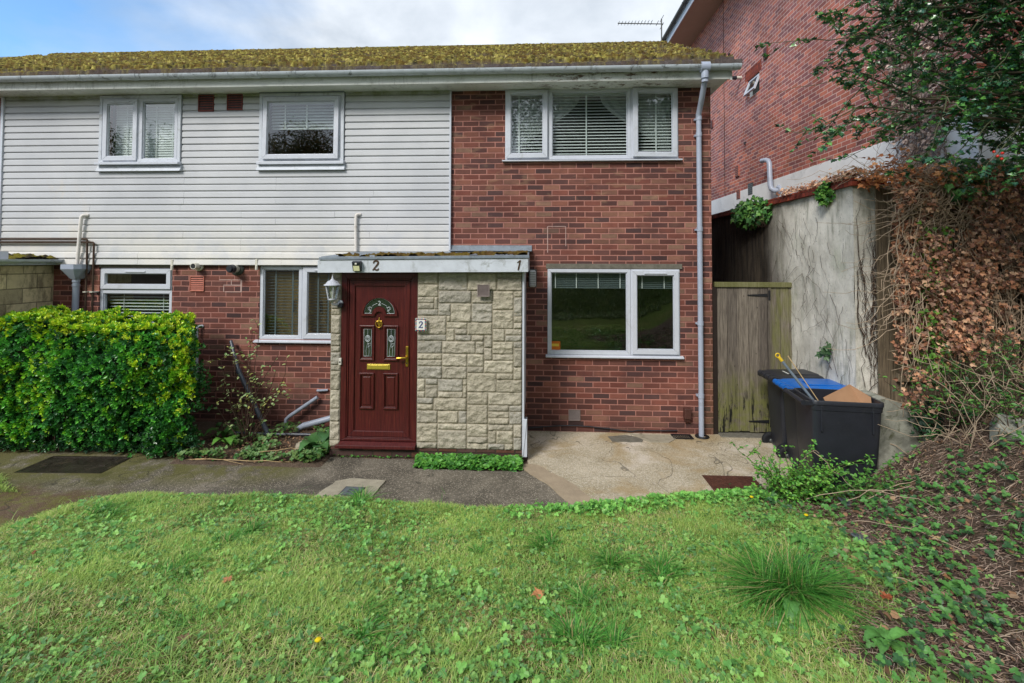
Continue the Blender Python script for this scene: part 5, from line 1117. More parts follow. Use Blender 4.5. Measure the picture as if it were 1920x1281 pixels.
m = MB(); m.tube([(-3.95, -.52, .16), (-3.5, -.50, .14), (-3.0, -.46, .13), (-2.75, -.45, .12)], .017, 8); o = m.build('hose', 'pipe_black'); tag(o, 'black plastic hose lying on the flower bed below the wall', 'hose')

# ================================================================ VEGETATION
def rosettes(P, N, k, size, spread, colf):
    """k leaves round each tip: returns arrays for leaves()"""
    n = len(P); A = unit(np.cross(N, rvec(n))); B = np.cross(N, A); pp = []; nn = []; dd = []; ss = []; ii = []
    for q in range(k):
        a = 2*pi*q/k+RNG.uniform(-.4, .4, n); sp = (spread*(.55+.45*(q % 2))+RNG.uniform(-.12, .12, n))[:, None]
        rad = A*np.cos(a)[:, None]+B*np.sin(a)[:, None]; d = unit(rad*sp+N*(1.05-sp)); nl = unit(N*sp-rad*(1.05-sp)+.15*rvec(n))
        pp.append(P+rad*.006-N*.012*(q % 2)); nn.append(nl); dd.append(d); ss.append(size*RNG.uniform(.7, 1.15, n)); ii.append(np.arange(n))
    ii = np.concatenate(ii); return np.concatenate(pp), np.concatenate(nn), np.concatenate(dd), np.concatenate(ss), colf[ii]*RNG.uniform(.85, 1.15, (len(ii), 1))

# ---- evergreen hedge
def hedge():
    t = thing('hedge', 'dense clipped evergreen hedge with yellow-green tips beside the path', 'hedge', (-5.5, -.75, .06))
    O = np.array([5.5, .75, -.06])
    x0, x1, y0, y1, zt = -6.92, -4.0, -1.24, -.3, 1.62
    def shape(u, v, face):
        # bulging outline, narrower at the foot
        if face == 'f':
            x = x0+(x1-x0)*u; z = .16+(zt-.13)*v; ins = .22*(1-v)**2+.26*sst(.66, 1.05, v); p = np.stack([x-ins*.8*(u > .9)*sst(.85, 1, u), y0+ins+0*x, z], -1); n = np.stack([0*x, -1+0*x, .15+.5*sst(.8, 1, v)], -1)
        elif face == 't':
            y = y0+.14+(y1-y0-.14)*v; x = x0+(x1-.68*(y-y0)-x0)*u; p = np.stack([x, y, zt+0*x], -1); n = np.stack([0*x, -.15+0*x, 1+0*x], -1)
        else:
            y = y0+(y1-y0)*u; z = .16+(zt-.13)*v; ins = .28*(1-v)**1.5+.10*sst(.84, 1, v)+.12*sst(.25, 0, u); p = np.stack([x1-ins-.68*(y-y0), y, z], -1); n = np.stack([1+0*y, -.3+0*y, .2+0*y], -1)
        b = fbm(p[:, 0]*2.3+p[:, 1]*1.7, p[:, 2]*2.3+p[:, 1]*2, 4, .6)-.5; n = unit(n); p[:, 2] -= sst(.7, 1.5, p[:, 2])*(.34*sst(-4.8, -4.05, p[:, 0])+.10*sst(-6.0, -6.9, p[:, 0])+.07*np.sin(p[:, 0]*2.3+1)); return p+n*(b*.42)[:, None], n
    PP = []; NN = []
    for face, cnt in (('f', 1850), ('t', 900), ('r', 560)):
        p, n = shape(RNG.random(cnt), RNG.random(cnt), face); PP.append(p); NN.append(n)
    P = np.concatenate(PP); N = unit(np.concatenate(NN)+.45*rvec(len(P)))
    # young yellow-green growth on the top and in patches; older leaves deep green
    f = sst(1.42, 1.62, P[:, 2]+.12*(fbm(P[:, 0]*3, P[:, 1]*3+5, 3)-.5)); pat = fbm(P[:, 0]*1.5+7, P[:, 2]*1.9+3, 3)
    pr = np.clip(.86*f+.45*sst(.54, .66, pat)+.55*sst(-5.0, -4.2, P[:, 0])*sst(.45, 1.1, P[:, 2])+.10, 0, .92)
    yng = RNG.random(len(P)) < pr
    cy = np.where((f+.5*sst(-4.9, -4.2, P[:, 0])+.3*sst(1.1, 1.5, P[:, 2]) > RNG.uniform(.1, .7, len(P)))[:, None], pick([lc(156, 188, 36), lc(178, 200, 46), lc(130, 176, 38), lc(196, 210, 64), lc(112, 164, 40)], len(P)), pick([lc(104, 168, 46), lc(126, 180, 48), lc(90, 152, 46), lc(160, 196, 52)], len(P))); cd = pick([lc(60, 128, 52), lc(50, 108, 48), lc(74, 146, 54), lc(92, 166, 58), lc(44, 96, 48)], len(P))
    c = np.where(yng[:, None], cy, cd)*1.15
    a = rosettes(P+O, N, 8, .052, .62, c); leaves('foliage', a[0], a[1], a[2], a[3], a[4], 'oval', 'leaf_glossy', t, .15)
    # older leaves further in, and the stems carrying them
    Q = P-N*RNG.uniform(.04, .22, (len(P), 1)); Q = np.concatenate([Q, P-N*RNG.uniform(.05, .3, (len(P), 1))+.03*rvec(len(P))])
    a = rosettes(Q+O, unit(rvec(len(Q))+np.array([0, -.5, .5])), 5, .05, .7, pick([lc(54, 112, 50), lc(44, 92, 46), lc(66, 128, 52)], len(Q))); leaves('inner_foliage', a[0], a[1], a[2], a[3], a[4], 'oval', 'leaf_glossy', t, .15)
    pa = []
    for q in range(260):
        b = np.array([RNG.uniform(x0, x1-.75), RNG.uniform(-1.0, -.45), .0]); e = b+np.array([RNG.normal(0, .25), RNG.uniform(-.25, .2), RNG.uniform(.7, 1.4)]); e[1] = max(e[1], -1.1); e[0] = min(e[0], x1-.6)
        pa.append((arc(b+O, e+O, (0, 0, 0), 6, .03), .011, .004))
    tubes('stems', pa, 'twig_dark', t)
    # low ragged edge of shoots along the foot
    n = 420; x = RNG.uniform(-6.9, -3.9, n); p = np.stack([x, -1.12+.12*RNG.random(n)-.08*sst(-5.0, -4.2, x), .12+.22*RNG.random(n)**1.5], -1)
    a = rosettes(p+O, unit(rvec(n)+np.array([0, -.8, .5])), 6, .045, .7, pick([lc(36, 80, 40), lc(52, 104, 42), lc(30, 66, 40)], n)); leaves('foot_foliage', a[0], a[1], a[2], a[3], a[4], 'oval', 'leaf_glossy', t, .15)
hedge()

# ---- generic leafy plants
def shrub(name, label, cat, base, tips, lsize, cols, tpl='oval', stems='twig_green', nl=14, r0_=.006, r1_=.002, group=None, mat='leaf', sub=3, sl=.18, curl=.2):
    t = thing(name, label, cat, tuple(base), group); b = np.array([0, 0, 0.0]); pa = []; P = []; D = []
    for tp in tips:
        e = np.array(tp, float)-np.array(base); st = b+RNG.normal(0, .03, 3)*np.array([1, 1, 0]); path = arc(st, e, (RNG.normal(0, .03), RNG.normal(0, .03), .06*np.linalg.norm(e[:2])), 8, .008); pa.append((path, r0_, r1_))
        def put(path, k, f0_=.25):
            f = RNG.uniform(f0_, 1, k); idx = f*(len(path)-1); i0 = np.minimum(idx.astype(int), len(path)-2); p = path[i0]+(path[i0+1]-path[i0])*(idx-i0)[:, None]; d = unit(path[i0+1]-path[i0]); P.append(p); D.append(unit(d*.5+rvec(k)*.9+np.array([0, 0, .15])))
        put(path, nl)
        for q in range(sub):
            i = RNG.integers(3, 8); s = path[i]; e2 = s+unit(rvec(1)[0]+np.array([0, 0, .5]))*sl*RNG.uniform(.6, 1.3); sp_ = arc(s, e2, (0, 0, .01), 4, .004); pa.append((sp_, r1_*1.2, r1_*.6)); put(sp_, max(3, nl//2), .2)
    tubes('stems', pa, stems, t)
    P = np.concatenate(P); D = np.concatenate(D); n = len(P); N = unit(rvec(n)*.6+np.array([0, -.25, 1]))
    leaves('foliage', P, N, D, lsize*RNG.uniform(.6, 1.2, n), pick(cols, n), tpl, mat, t, curl); return t
G1 = [lc(116, 178, 66), lc(92, 156, 58), lc(136, 192, 78), lc(76, 134, 58)]
tips = [(-3.62+dx, -.68+RNG.uniform(-.25, .2), z) for dx, z in ((-.42, .92), (-.50, .70), (-.30, 1.15), (-.22, 1.32), (-.12, 1.05), (-.05, 1.42), (.05, 1.25), (.12, 1.50), (.20, 1.1), (.28, .98), (.36, 1.2), (.48, .82), (.55, 1.0), (-.1, .7), (.15, .85), (-.36, .5))]
shrub('rose_bush', 'leggy rose bush with thin stems and sparse pale leaves in the flower bed', 'bush', (-3.62, -.68, .08), tips, .048, [lc(168, 186, 128), lc(128, 158, 92), lc(164, 176, 112), lc(168, 168, 88), lc(136, 166, 104)], nl=9, sub=3, sl=.2, stems='twig_dark', r0_=.007, r1_=.003)
tips = [(2.50+dx, -1.92+dy, z) for dx, dy, z in [(RNG.normal(0, .27), RNG.normal(0, .10), .18+.40*RNG.random()) for _ in range(56)]]
shrub('leafy_shrub', 'bright green leafy shrub growing in front of the black bins', 'bush', (2.45, -1.83, .06), tips, .034, G1, nl=16, sub=4, sl=.13)
tips = [(2.94+dx, -2.08+RNG.normal(0, .07), z) for dx, z in ((-.2, .42), (-.12, .5), (.02, .66), (.14, .5), (.25, .6), (.06, .4), (.33, .42), (-.05, .34), (.2, .36), (.28, .3), (.4, .5))]
shrub('leafy_sapling', 'sparse green sapling with upright twigs in front of the open bin', 'bush', (2.92, -2.05, float(gz(2.92, -2.05))), tips, .042, [lc(84, 140, 58), lc(104, 160, 68)], nl=14, sub=2, sl=.14)
# scrub on the bank in front of the fence
spots = [(3.95, -1.85, .55, 'green scrub at the foot of the ivy beside the concrete footing'), (4.35, -1.75, .75, 'green brambles in front of the ivy covered fence, left of the gap'), (4.75, -1.95, .6, 'green brambles against the lower fence rail'), (4.6, -2.5, .42, 'low green brambles on the upper bank near the right edge'), (4.05, -2.35, .3, 'small leafy bramble on the bank above the broken slab')]
for x, y, h, lab in spots:
    bz = float(gz(x, y)); tips = [(x+RNG.normal(0, .3), y+RNG.normal(0, .15), bz+h*RNG.uniform(.4, 1.3)) for _ in range(24 if h > .5 else 14)]
    shrub('bramble', lab, 'bramble', (x, y, bz), tips, .042, [lc(62, 108, 50), lc(82, 134, 56), lc(48, 88, 48), lc(100, 146, 62)], nl=10, sub=3, sl=.18, stems='twig_dark', group='brambles on the bank')
# geranium strip under the stonework and weeds in the flower bed
def cover(name, lab, n, fx, fy, hmax, size, cols, tpl='round', mat='leaf', zf=None, dens=None, tilt=.55):
    x = RNG.uniform(*fx, n*3); y = RNG.uniform(*fy, n*3)
    keep = (RNG.random(n*3) < dens(x, y)) if dens else np.ones(n*3, bool); x, y = x[keep][:n], y[keep][:n]; n = len(x)
    z = (zf(x, y) if zf else gz(x, y))+hmax*RNG.random(n)**.7*(.5+fbm(x*7, y*7, 3)); az = RNG.uniform(0, 2*pi, n)
    P = []; N = []; D = []
    base = np.stack([x, y, z], -1); nb_ = unit(rvec(n)*tilt+np.array([0, -.2, 1])); col = pick(cols, n)
    for q in range(3):
        a = az+q*2*pi/3; d = np.stack([np.cos(a), np.sin(a), 0*a+.1], -1); P.append(base); N.append(unit(nb_+.15*rvec(n))); D.append(d)
    s = size*RNG.uniform(.6, 1.25, n); o = leaves(name, np.concatenate(P), np.concatenate(N), np.concatenate(D), np.concatenate([s]*3), np.concatenate([col]*3), tpl, mat, None, .15); tag(o, lab, 'ground cover', None, 'stuff'); return o
cover('geranium_cover', 'low bright green weeds along the foot of the porch stonework', 1500, (-1.37, -.16), (-1.25, -1.02), .07, .03, [lc(84, 146, 56), lc(66, 124, 50), lc(104, 164, 66)], zf=lambda x, y: .05+0*x+.03*sst(-1.26, -1.15, y))
for q in range(1): cover('joint_weeds', 'tiny weeds in the joint between path and porch', 60, (-2.4, -1.4), (-1.01, -.98), .03, .016, [lc(84, 146, 56)], zf=lambda x, y: .07+0*x)
cover('bed_weeds', 'low green weeds across the flower bed', 1500, (-4.4, -2.45), (-1.25, -.15), .10, .034, [lc(92, 130, 66), lc(66, 110, 50), lc(112, 142, 84), lc(96, 120, 60)], zf=lambda x, y: gz(x, y)+.05, dens=lambda x, y: sst(.40, .62, fbm(x*3+3, y*3, 3))*(.25+.75*sst(-.7, -1.0, y)))
def rosette_plant(name, lab, cat, x, y, z, n, L, w, cols, grp=None, up=.6, rz=None):
    t = thing(name, lab, cat, (x, y, z), grp); V = []; F = []; Cc = []; o = 0
    for q in range(n):
        a = 2*pi*q/n+RNG.uniform(-.3, .3); l = L*RNG.uniform(.7, 1.15); u = up*RNG.uniform(.6, 1.4); k = 9; c = pick(cols, 1)[0]
        for i in range(k+1):
            f = i/k; r = l*(f*.9); h = l*(u*f*1.3-(u+.25)*f*f*.9)+.01; ww = w*l*max(0, sin(pi*min(1, f*.93+.05)))**.75*(1+.12*sin(f*26))
            cx, cy = r*cos(a), r*sin(a); nx_, ny2 = -sin(a), cos(a)
            V += [(cx+nx_*ww, cy+ny2*ww, h+.25*ww), (cx, cy, h-.05*ww), (cx-nx_*ww, cy-ny2*ww, h+.25*ww)]; Cc += [c*.95, c*1.25, c*.95]
        for i in range(k):
            b = o+i*3; F += [(b, b+1, b+4, b+3), (b+1, b+2, b+5, b+4)]
        o += (k+1)*3
    npmesh('foliage', np.array(V), np.array(F), 'leaf', t, np.array(Cc), True); return t
rosette_plant('comfrey_plant', 'broad leaved dark green plant against the left foot of the porch', 'plant', -2.62, -.92, .10, 9, .30, .26, [lc(70, 112, 60), lc(56, 96, 52)], up=1.1)
rosette_plant('comfrey_plant', 'broad leaved green seedling at the foot of the rose bush', 'plant', -3.78, -.85, .12, 6, .20, .24, [lc(96, 150, 60)], up=.9)
rosette_plant('comfrey_plant', 'small upright leafy plant in the bed just left of the rose bush', 'plant', -3.98, -.62, .12, 5, .22, .22, [lc(78, 124, 58)], up=1.3)
m = MB(); m.lathe([(.001, .11), (.07, .10), (.13, .06), (.15, 0), (.14, -.03)], (0, 0, 0), 14); o = m.build('stone', 'stone'); o.location = (-2.82, -.78, .08); o.scale = (1, .7, .9); tag(o, 'rounded buff stone in the flower bed beside the broad leaved plant', 'stone')
pa = [(arc((-4.05, -1.22, .09), (-2.75, -1.23, .10), (0, -.03, .03), 9, .012), .005, .003), (arc((-4.1, -1.16, .09), (-3.3, -1.3, .09), (0, .0, .02), 7, .01), .004, .002), (arc((-3.4, -1.2, .12), (-2.6, -1.05, .12), (0, .0, .08), 7, .01), .004, .002)]
o = tubes('fallen_twigs', pa, 'cane'); tag(o, 'long dry twigs lying along the front of the flower bed', 'twigs')

# ---- lawn
n = 600000; x = RNG.uniform(-5.2, 3.4, n); y = -1.55-4.4*RNG.random(n)**1.25; d = lawn_d(x, y); sm_ = soil_mask(x, y)
vis = np.abs(x) < (y+6.63)*1.22+1.4
lush = fbm(x*1.6+3, y*1.6+11, 4, .55); thin = fbm(x*3.1+20, y*3.1, 4, .6)
keep = (d > .015) & vis & (RNG.random(n) < (1-sm_)**1.5*(.42+.58*sst(.36, .58, thin)))
x, y, d, lush, thin = x[keep], y[keep], d[keep], lush[keep], thin[keep]; n = len(x)
h = .020+.040*sst(.38, .66, lush)+.022*RNG.random(n)*(1+sst(.5, .62, fbm(x*6, y*6+4, 3)))+.012*sst(.15, 0, d)
cA, cB, cC_ = lc(176, 198, 104), lc(126, 160, 72), lc(214, 202, 146); w = RNG.random(n)[:, None]; col = cA*w+cB*(1-w); dry = (RNG.random(n) < .16+.34*sst(.52, .38, thin))[:, None]; col = np.where(dry, cC_*(.7+.5*w), col)*(.85+.45*fbm(x*2+6, y*2, 3))[:, None]
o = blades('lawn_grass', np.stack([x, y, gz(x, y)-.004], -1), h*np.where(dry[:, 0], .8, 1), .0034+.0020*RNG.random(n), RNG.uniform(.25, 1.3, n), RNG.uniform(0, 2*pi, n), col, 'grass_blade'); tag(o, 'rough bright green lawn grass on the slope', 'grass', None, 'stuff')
n = 5200; x = RNG.uniform(-6.6, -5.15, n); y = RNG.uniform(-2.02, -1.62, n); k = (y < -1.66-.10*(fbm(x*3, y*3, 3)-.5)-.62*np.maximum(0, x+5.75)) & (y > -1.98-.2*(x+5.6)); x, y = x[k], y[k]
o = blades('grass_patch', np.stack([x, y, 0*x+.06], -1), .05*RNG.uniform(.6, 1.3, len(x)), .005+0*x, RNG.uniform(.2, 1.2, len(x)), RNG.uniform(0, 6.3, len(x)), pick([cA, cB], len(x)), 'grass_blade'); tag(o, 'small patch of grass on the far side of the path at the left edge', 'grass', None, 'stuff')
def lawn_dens(x, y): return (lawn_d(x, y) > .02)*(np.abs(x) < (y+6.63)*1.22+1.3)*(.30+.7*sst(.40, .56, fbm(x*2.1+40, y*2.1+9, 4, .6)))*(1-.75*soil_mask(x, y))
cover('lawn_weeds', 'creeping clover and buttercup leaves through the lawn', 15000, (-5, 3.6), (-5.6, -1.6), .030, .0165, [lc(122, 168, 82), lc(104, 150, 74), lc(142, 184, 94), lc(90, 136, 74)], zf=lambda x, y: gz(x, y)+.012, dens=lawn_dens, tilt=.5)
n = 16000; x = RNG.uniform(-5, 2.6, n); y = -1.7-3.8*RNG.random(n); k = (lawn_d(x, y) > .05) & (RNG.random(n) < sst(.55, .66, fbm(x*2.3+60, y*2.3+30, 4))); x, y = x[k], y[k]; n = len(x)
o = blades('dry_thatch', np.stack([x, y, gz(x, y)+.006], -1), .05*RNG.uniform(.5, 1.4, n), .0035+0*x, RNG.uniform(1.1, 1.6, n), RNG.uniform(0, 6.3, n), pick([lc(196, 184, 138), lc(172, 156, 112), lc(150, 128, 92)], n), 'grass_blade'); tag(o, 'dry straw coloured thatch showing in patches of the lawn', 'grass', None, 'stuff')
nc = 760; cxs = RNG.uniform(-4.6, 2.6, nc); cys = -1.8-3.2*RNG.random(nc)**1.1; kk = (lawn_d(cxs, cys) > .08) & (soil_mask(cxs, cys) < .4); cxs, cys = cxs[kk], cys[kk]; nc = len(cxs); n = nc*34; ki = np.repeat(np.arange(nc), 34)
rr = .05+.10*RNG.random(nc)[ki]; x = cxs[ki]+RNG.normal(0, 1, n)*rr; y = cys[ki]+RNG.normal(0, 1, n)*rr*.8; hh = (.045+.065*RNG.random(nc)**1.5)[ki]*RNG.uniform(.5, 1.3, n); cc = pick([lc(104, 160, 68), lc(84, 140, 58), lc(128, 178, 82), lc(150, 180, 96)], nc)[ki]*RNG.uniform(.8, 1.2, (n, 1))
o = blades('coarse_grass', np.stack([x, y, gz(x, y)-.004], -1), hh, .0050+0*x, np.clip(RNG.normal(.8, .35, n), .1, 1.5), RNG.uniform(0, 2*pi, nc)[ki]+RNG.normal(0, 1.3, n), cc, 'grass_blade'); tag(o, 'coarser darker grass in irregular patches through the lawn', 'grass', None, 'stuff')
cover('lawn_weeds', 'broader weed leaves in patches across the lawn', 2600, (-5, 3.6), (-5.6, -1.6), .038, .026, [lc(120, 176, 84), lc(100, 156, 76), lc(140, 190, 92)], 'round', zf=lambda x, y: gz(x, y)+.015, dens=lambda x, y: lawn_dens(x, y)*sst(.5, .62, fbm(x*2.6, y*2.6+70, 3)), tilt=.7)
def edge_dens(x, y): dd = lawn_d(x, y); return (dd > .0)*sst(.45, .05, dd)*sst(-.6, .6, x)*sst(3.2, 2.6, x)+.0*x
cover('verge_weeds', 'dense weed leaves along the lawn edge beside the patio', 2600, (-.5, 3.0), (-2.6, -1.45), .055, .024, [lc(118, 182, 80), lc(98, 160, 70), lc(138, 196, 92)], zf=lambda x, y: gz(x, y)+.015, dens=edge_dens, tilt=.6)
n = 50000; x = RNG.uniform(-4, 9, n); y = -6.6-3.2*RNG.random(n); o = blades('bank_grass', np.stack([x, y, gz(x, y)-.005], -1), .11*RNG.uniform(.5, 1.3, n), .012+0*x, RNG.uniform(.2, 1.2, n), RNG.uniform(0, 6.3, n), pick([lc(122, 146, 92), lc(102, 130, 80), lc(150, 156, 110)], n), 'grass_blade'); tag(o, 'rough grass on the bank behind the lawn, mirrored in the wide window', 'grass', None, 'stuff')
def tuft(x, y, r, h, n, cols, lab, lean=(.3, 1.2), w=.0058):
    z = float(gz(x, y)); t = thing('grass_tuft', lab, 'grass tuft', (x, y, z), 'long grass tufts standing out of the lawn')
    nc = max(5, n//90); cc_ = RNG.normal(0, r*.33, (nc, 2)); ki = RNG.integers(0, nc, n); ba = RNG.uniform(0, 2*pi, nc)[ki]; hs = RNG.uniform(.6, 1.2, nc)[ki]; az = ba+RNG.normal(0, 1.1, n); P = np.stack([cc_[ki, 0]+RNG.normal(0, r*.10, n), cc_[ki, 1]+RNG.normal(0, r*.10, n), 0*az], -1); P[:, 2] = gz(P[:, 0]+x, P[:, 1]+y)-z-.005
    cl_ = pick(cols, n, .3); dry_ = RNG.random(n) < .10; cl_[dry_] = lc(190, 176, 120)*.9; blades('blades', P, h*hs*RNG.uniform(.45, 1.25, n), w*RNG.uniform(.6, 1.3, n), np.clip(RNG.normal(.75, .38, n), .1, 1.5), az, cl_, 'grass_blade', t, .7)
GT = [lc(84, 160, 60), lc(100, 176, 68), lc(68, 138, 54), lc(128, 188, 84)]
for a in ((1.56, -3.50, .20, .26, 2300, 'largest dark green grass tuft, in the foreground right of the lawn', (.3, 1.45), .0064), (.80, -3.36, .20, .13, 560, 'loose grass tuft left of the largest tuft', (.3, 1.4)), (.52, -3.14, .10, .11, 260, 'small compact grass tuft between two larger ones'),
          (.20, -4.05, .18, .12, 520, 'broad grass tuft at the bottom edge of the lawn'), (.06, -2.86, .24, .10, 520, 'grass tuft in the middle of the lawn below the pale patio strip'), (-.45, -3.08, .18, .085, 380, 'low grass tuft just left of the lawn centre'),
          (-1.65, -2.10, .14, .12, 360, 'grass tuft at the path edge in front of the square cover'), (-3.75, -2.45, .30, .10, 700, 'spreading grass tuft at the left corner of the lawn'), (-2.35, -2.9, .3, .11, 600, 'spreading grass tuft left of centre near the path'), (-2.4, -3.5, .26, .10, 500, 'flattened grass tuft in the left half of the lawn'),
          (-.9, -4.0, .26, .10, 500, 'low grass tuft in the left foreground'), (.30, -3.6, .16, .09, 300, 'thin pale grass tuft right of the dead leaf')):
    lab = a[5]; kw = {}
    if len(a) > 6: kw['lean'] = a[6]
    if len(a) > 7: kw['w'] = a[7]
    tuft(a[0], a[1], a[2], a[3], a[4], [c_*.78 for c_ in GT] if 'largest dark' in lab else [c_*.82 for c_ in GT], lab, **kw)
DK = [lc(98, 152, 72), lc(82, 132, 62)]
for x, y, L, w, k, lab in ((2.02, -2.86, .24, .20, 8, 'dock plant with broad arching leaves at the edge of the bare soil'), (1.40, -3.86, .24, .22, 6, 'dock plant growing in front of the largest grass tuft'), (1.80, -4.02, .20, .20, 8, 'leafy green dock plant in the bottom right foreground'), (-.12, -3.72, .10, .30, 9, 'small flat leaved rosette left of the fallen leaf'),
                           (-2.9, -3.25, .16, .16, 8, 'thistle-like rosette in the left of the lawn'), (-4.35, -2.72, .17, .28, 6, 'dock plant at the far left corner of the lawn'), (-2.2, -3.05, .09, .32, 7, 'small plantain rosette on the left of the lawn'), (.66, -4.15, .12, .26, 6, 'flat weed rosette at the bottom of the lawn'),
                           (2.55, -3.5, .12, .28, 7, 'leafy weed on the soil near the right edge')):
    rosette_plant('dock_plant', lab, 'weed', x, y, float(gz(x, y)), k, L*.72, w, DK, 'broad leaved weeds in the lawn', up=.75)

# ---- leaf litter, sticks and seedlings on the bank
n = 36000; x = RNG.uniform(1.4, 6.2, n); y = RNG.uniform(-5.2, -1.5, n); k = (RNG.random(n) < soil_mask(x, y)*1.0+.03) & (np.abs(x) < (y+6.63)*1.25+1.2); x, y = x[k], y[k]; n = len(x); z = gz(x, y)
pa = []; cc = []
sc = np.array([lc(178, 150, 130), lc(144, 118, 102), lc(206, 184, 162), lc(112, 92, 80), lc(160, 134, 114)])
for q in range(n):
    a = RNG.uniform(0, 2*pi); l = .02+.09*RNG.random()**2.2+(.25*RNG.random() if RNG.random() < .03 else 0); dx, dy = l*cos(a), l*sin(a); p = np.array([[x[q], y[q], z[q]+.004+.012*RNG.random()], [x[q]+dx*.5, y[q]+dy*.5, 0], [x[q]+dx, y[q]+dy, 0]])
    pa.append(p); cc.append(sc[RNG.integers(0, 5)]*RNG.uniform(.55, 1.15))
A = np.array(pa); A[:, 1, 2] = gz(A[:, 1, 0], A[:, 1, 1])+.008+.014*RNG.random(n); A[:, 2, 2] = gz(A[:, 2, 0], A[:, 2, 1])+.004+.02*RNG.random(n)
o = tubes('twig_litter', [(A[q], .0026, .0016) for q in range(n)], 'leaf_dead', None, 3, np.array(cc)); tag(o, 'dry twigs and stalks strewn over the bare soil of the bank', 'litter', None, 'stuff')
n = 5200; x = RNG.uniform(1.2, 6.4, n); y = RNG.uniform(-5.2, -1.5, n); k = (RNG.random(n) < soil_mask(x, y)+.02); x, y = x[k], y[k]; n = len(x)
o = leaves('leaf_litter', np.stack([x, y, gz(x, y)+.01+.02*RNG.random(n)], -1), unit(rvec(n)*.55+np.array([0, -.1, 1])), rvec(n), .018+.035*RNG.random(n)**3, pick([lc(112, 84, 62), lc(86, 64, 52), lc(146, 112, 82), lc(70, 54, 46), lc(160, 132, 104)], n, .3), 'round', 'leaf_dead', None, .5); tag(o, 'small brown dead leaves scattered over the bank', 'litter', None, 'stuff')
n = 1500; x = RNG.uniform(-4.2, -2.5, n); y = RNG.uniform(-1.25, -.05, n); o = leaves('bed_litter', np.stack([x, y, gz(x, y)+.05+.03*RNG.random(n)], -1), unit(rvec(n)*.5+np.array([0, 0, 1])), rvec(n), .015+.03*RNG.random(n), pick([lc(124, 92, 68), lc(96, 70, 54), lc(150, 122, 92)], n, .3), 'oval', 'leaf_dead', None, .5); tag(o, 'brown leaf litter on the flower bed', 'litter', None, 'stuff')
cover('bank_seedlings', 'scattered green seedlings and ivy leaves on the bank', 3400, (1.6, 5.6), (-4.9, -1.6), .09, .027, [lc(92, 148, 70), lc(92, 142, 68), lc(58, 100, 56)], zf=lambda x, y: gz(x, y)+.015, dens=lambda x, y: soil_mask(x, y)*sst(.42, .6, fbm(x*2.4+8, y*2.4+1, 3))+.05, tilt=.6)
def fallen(x, y, s, c, lab, k=4, tpl='ivy'):
    z = float(gz(x, y))+.035; n = k; P = np.tile([0, 0, 0.0], (n, 1))+RNG.normal(0, s*.15, (n, 3))*np.array([1, 1, .1]); a = np.linspace(0, 2*pi, n, endpoint=False)+RNG.uniform(0, 1)
    o = leaves('fallen_leaf', P, unit(rvec(n)*.3+np.array([0, -.3, 1])), np.stack([np.cos(a), np.sin(a), 0*a+.15], -1), np.full(n, s*.62), pick([c], n, .12), tpl, 'leaf_dead', None, .35); o.location = (x, y, z); tag(o, lab, 'fallen leaf', 'fallen tree leaves')
for a in ((.02, -3.60, .085, lc(184, 128, 84), 'large crinkled orange-brown leaf in the middle of the lawn'), (-1.95, -3.62, .05, lc(178, 122, 84), 'small tan leaf on the left part of the lawn'), (2.20, -3.15, .07, lc(176, 138, 100), 'pale tan leaf on the soil right of the dock plant'), (2.37, -3.17, .06, lc(168, 122, 88), 'curled brown leaf lying beside the pale tan one'), (2.08, -3.62, .06, lc(150, 78, 46), 'rust coloured leaf standing up near the lower right'),
          (2.62, -3.38, .06, lc(166, 120, 84), 'dry leaf on the soil close to the right edge'), (2.9, -2.95, .06, lc(190, 160, 120), 'straw coloured leaf on the bank at right'), (-1.8, -4.2, .05, lc(120, 96, 72), 'grey brown leaf at the bottom left of the lawn'), (-3.6, -3.3, .04, lc(130, 78, 50), 'dark brown leaf at the far left of the lawn')): fallen(*a)
for x, y, lab in ((2.30, -2.35, 'single yellow dandelion flower on the soil bank'), (2.02, -1.95, 'yellow dandelion flower in front of the leafy shrub'), (-1.1, -4.2, 'yellow flower at the bottom of the lawn')):
    z = float(gz(x, y)); t = thing('dandelion_flower', lab, 'flower', (x, y, z), 'yellow flowers'); m = MB(); m.tube([(0, 0, 0), (.004, -.004, .06)], .002, 5); m.build('stalk', 'twig_green', t); m = MB(); m.lathe([(.001, .057), (.012, .062), (.018, .068), (.012, .074), (.001, .076)], (.004, -.004, 0), 10); m.build('petals', 'petal_yellow', t)
rs_ = random.Random(8)
for q in range(26):
    x, y = rs_.uniform(2.3, 4.6), rs_.uniform(-3.8, -1.8); r = rs_.uniform(.012, .035)
    if soil_mask(x, y) < .6: continue
    m = MB(); m.lathe([(.001, r*.7), (r*.6, r*.6), (r, r*.1), (r*.8, -r*.4)], (0, 0, 0), 8); o = m.build('pebble', 'stone'); o.location = (x, y, float(gz(x, y))+.008); o.scale = (1, rs_.uniform(.6, 1), rs_.uniform(.6, 1)); o.rotation_euler = (0, 0, rs_.random()*6)
    tag(o, 'small rounded buff pebble lying among the twigs on the bank', 'pebble', 'pebbles on the bank')
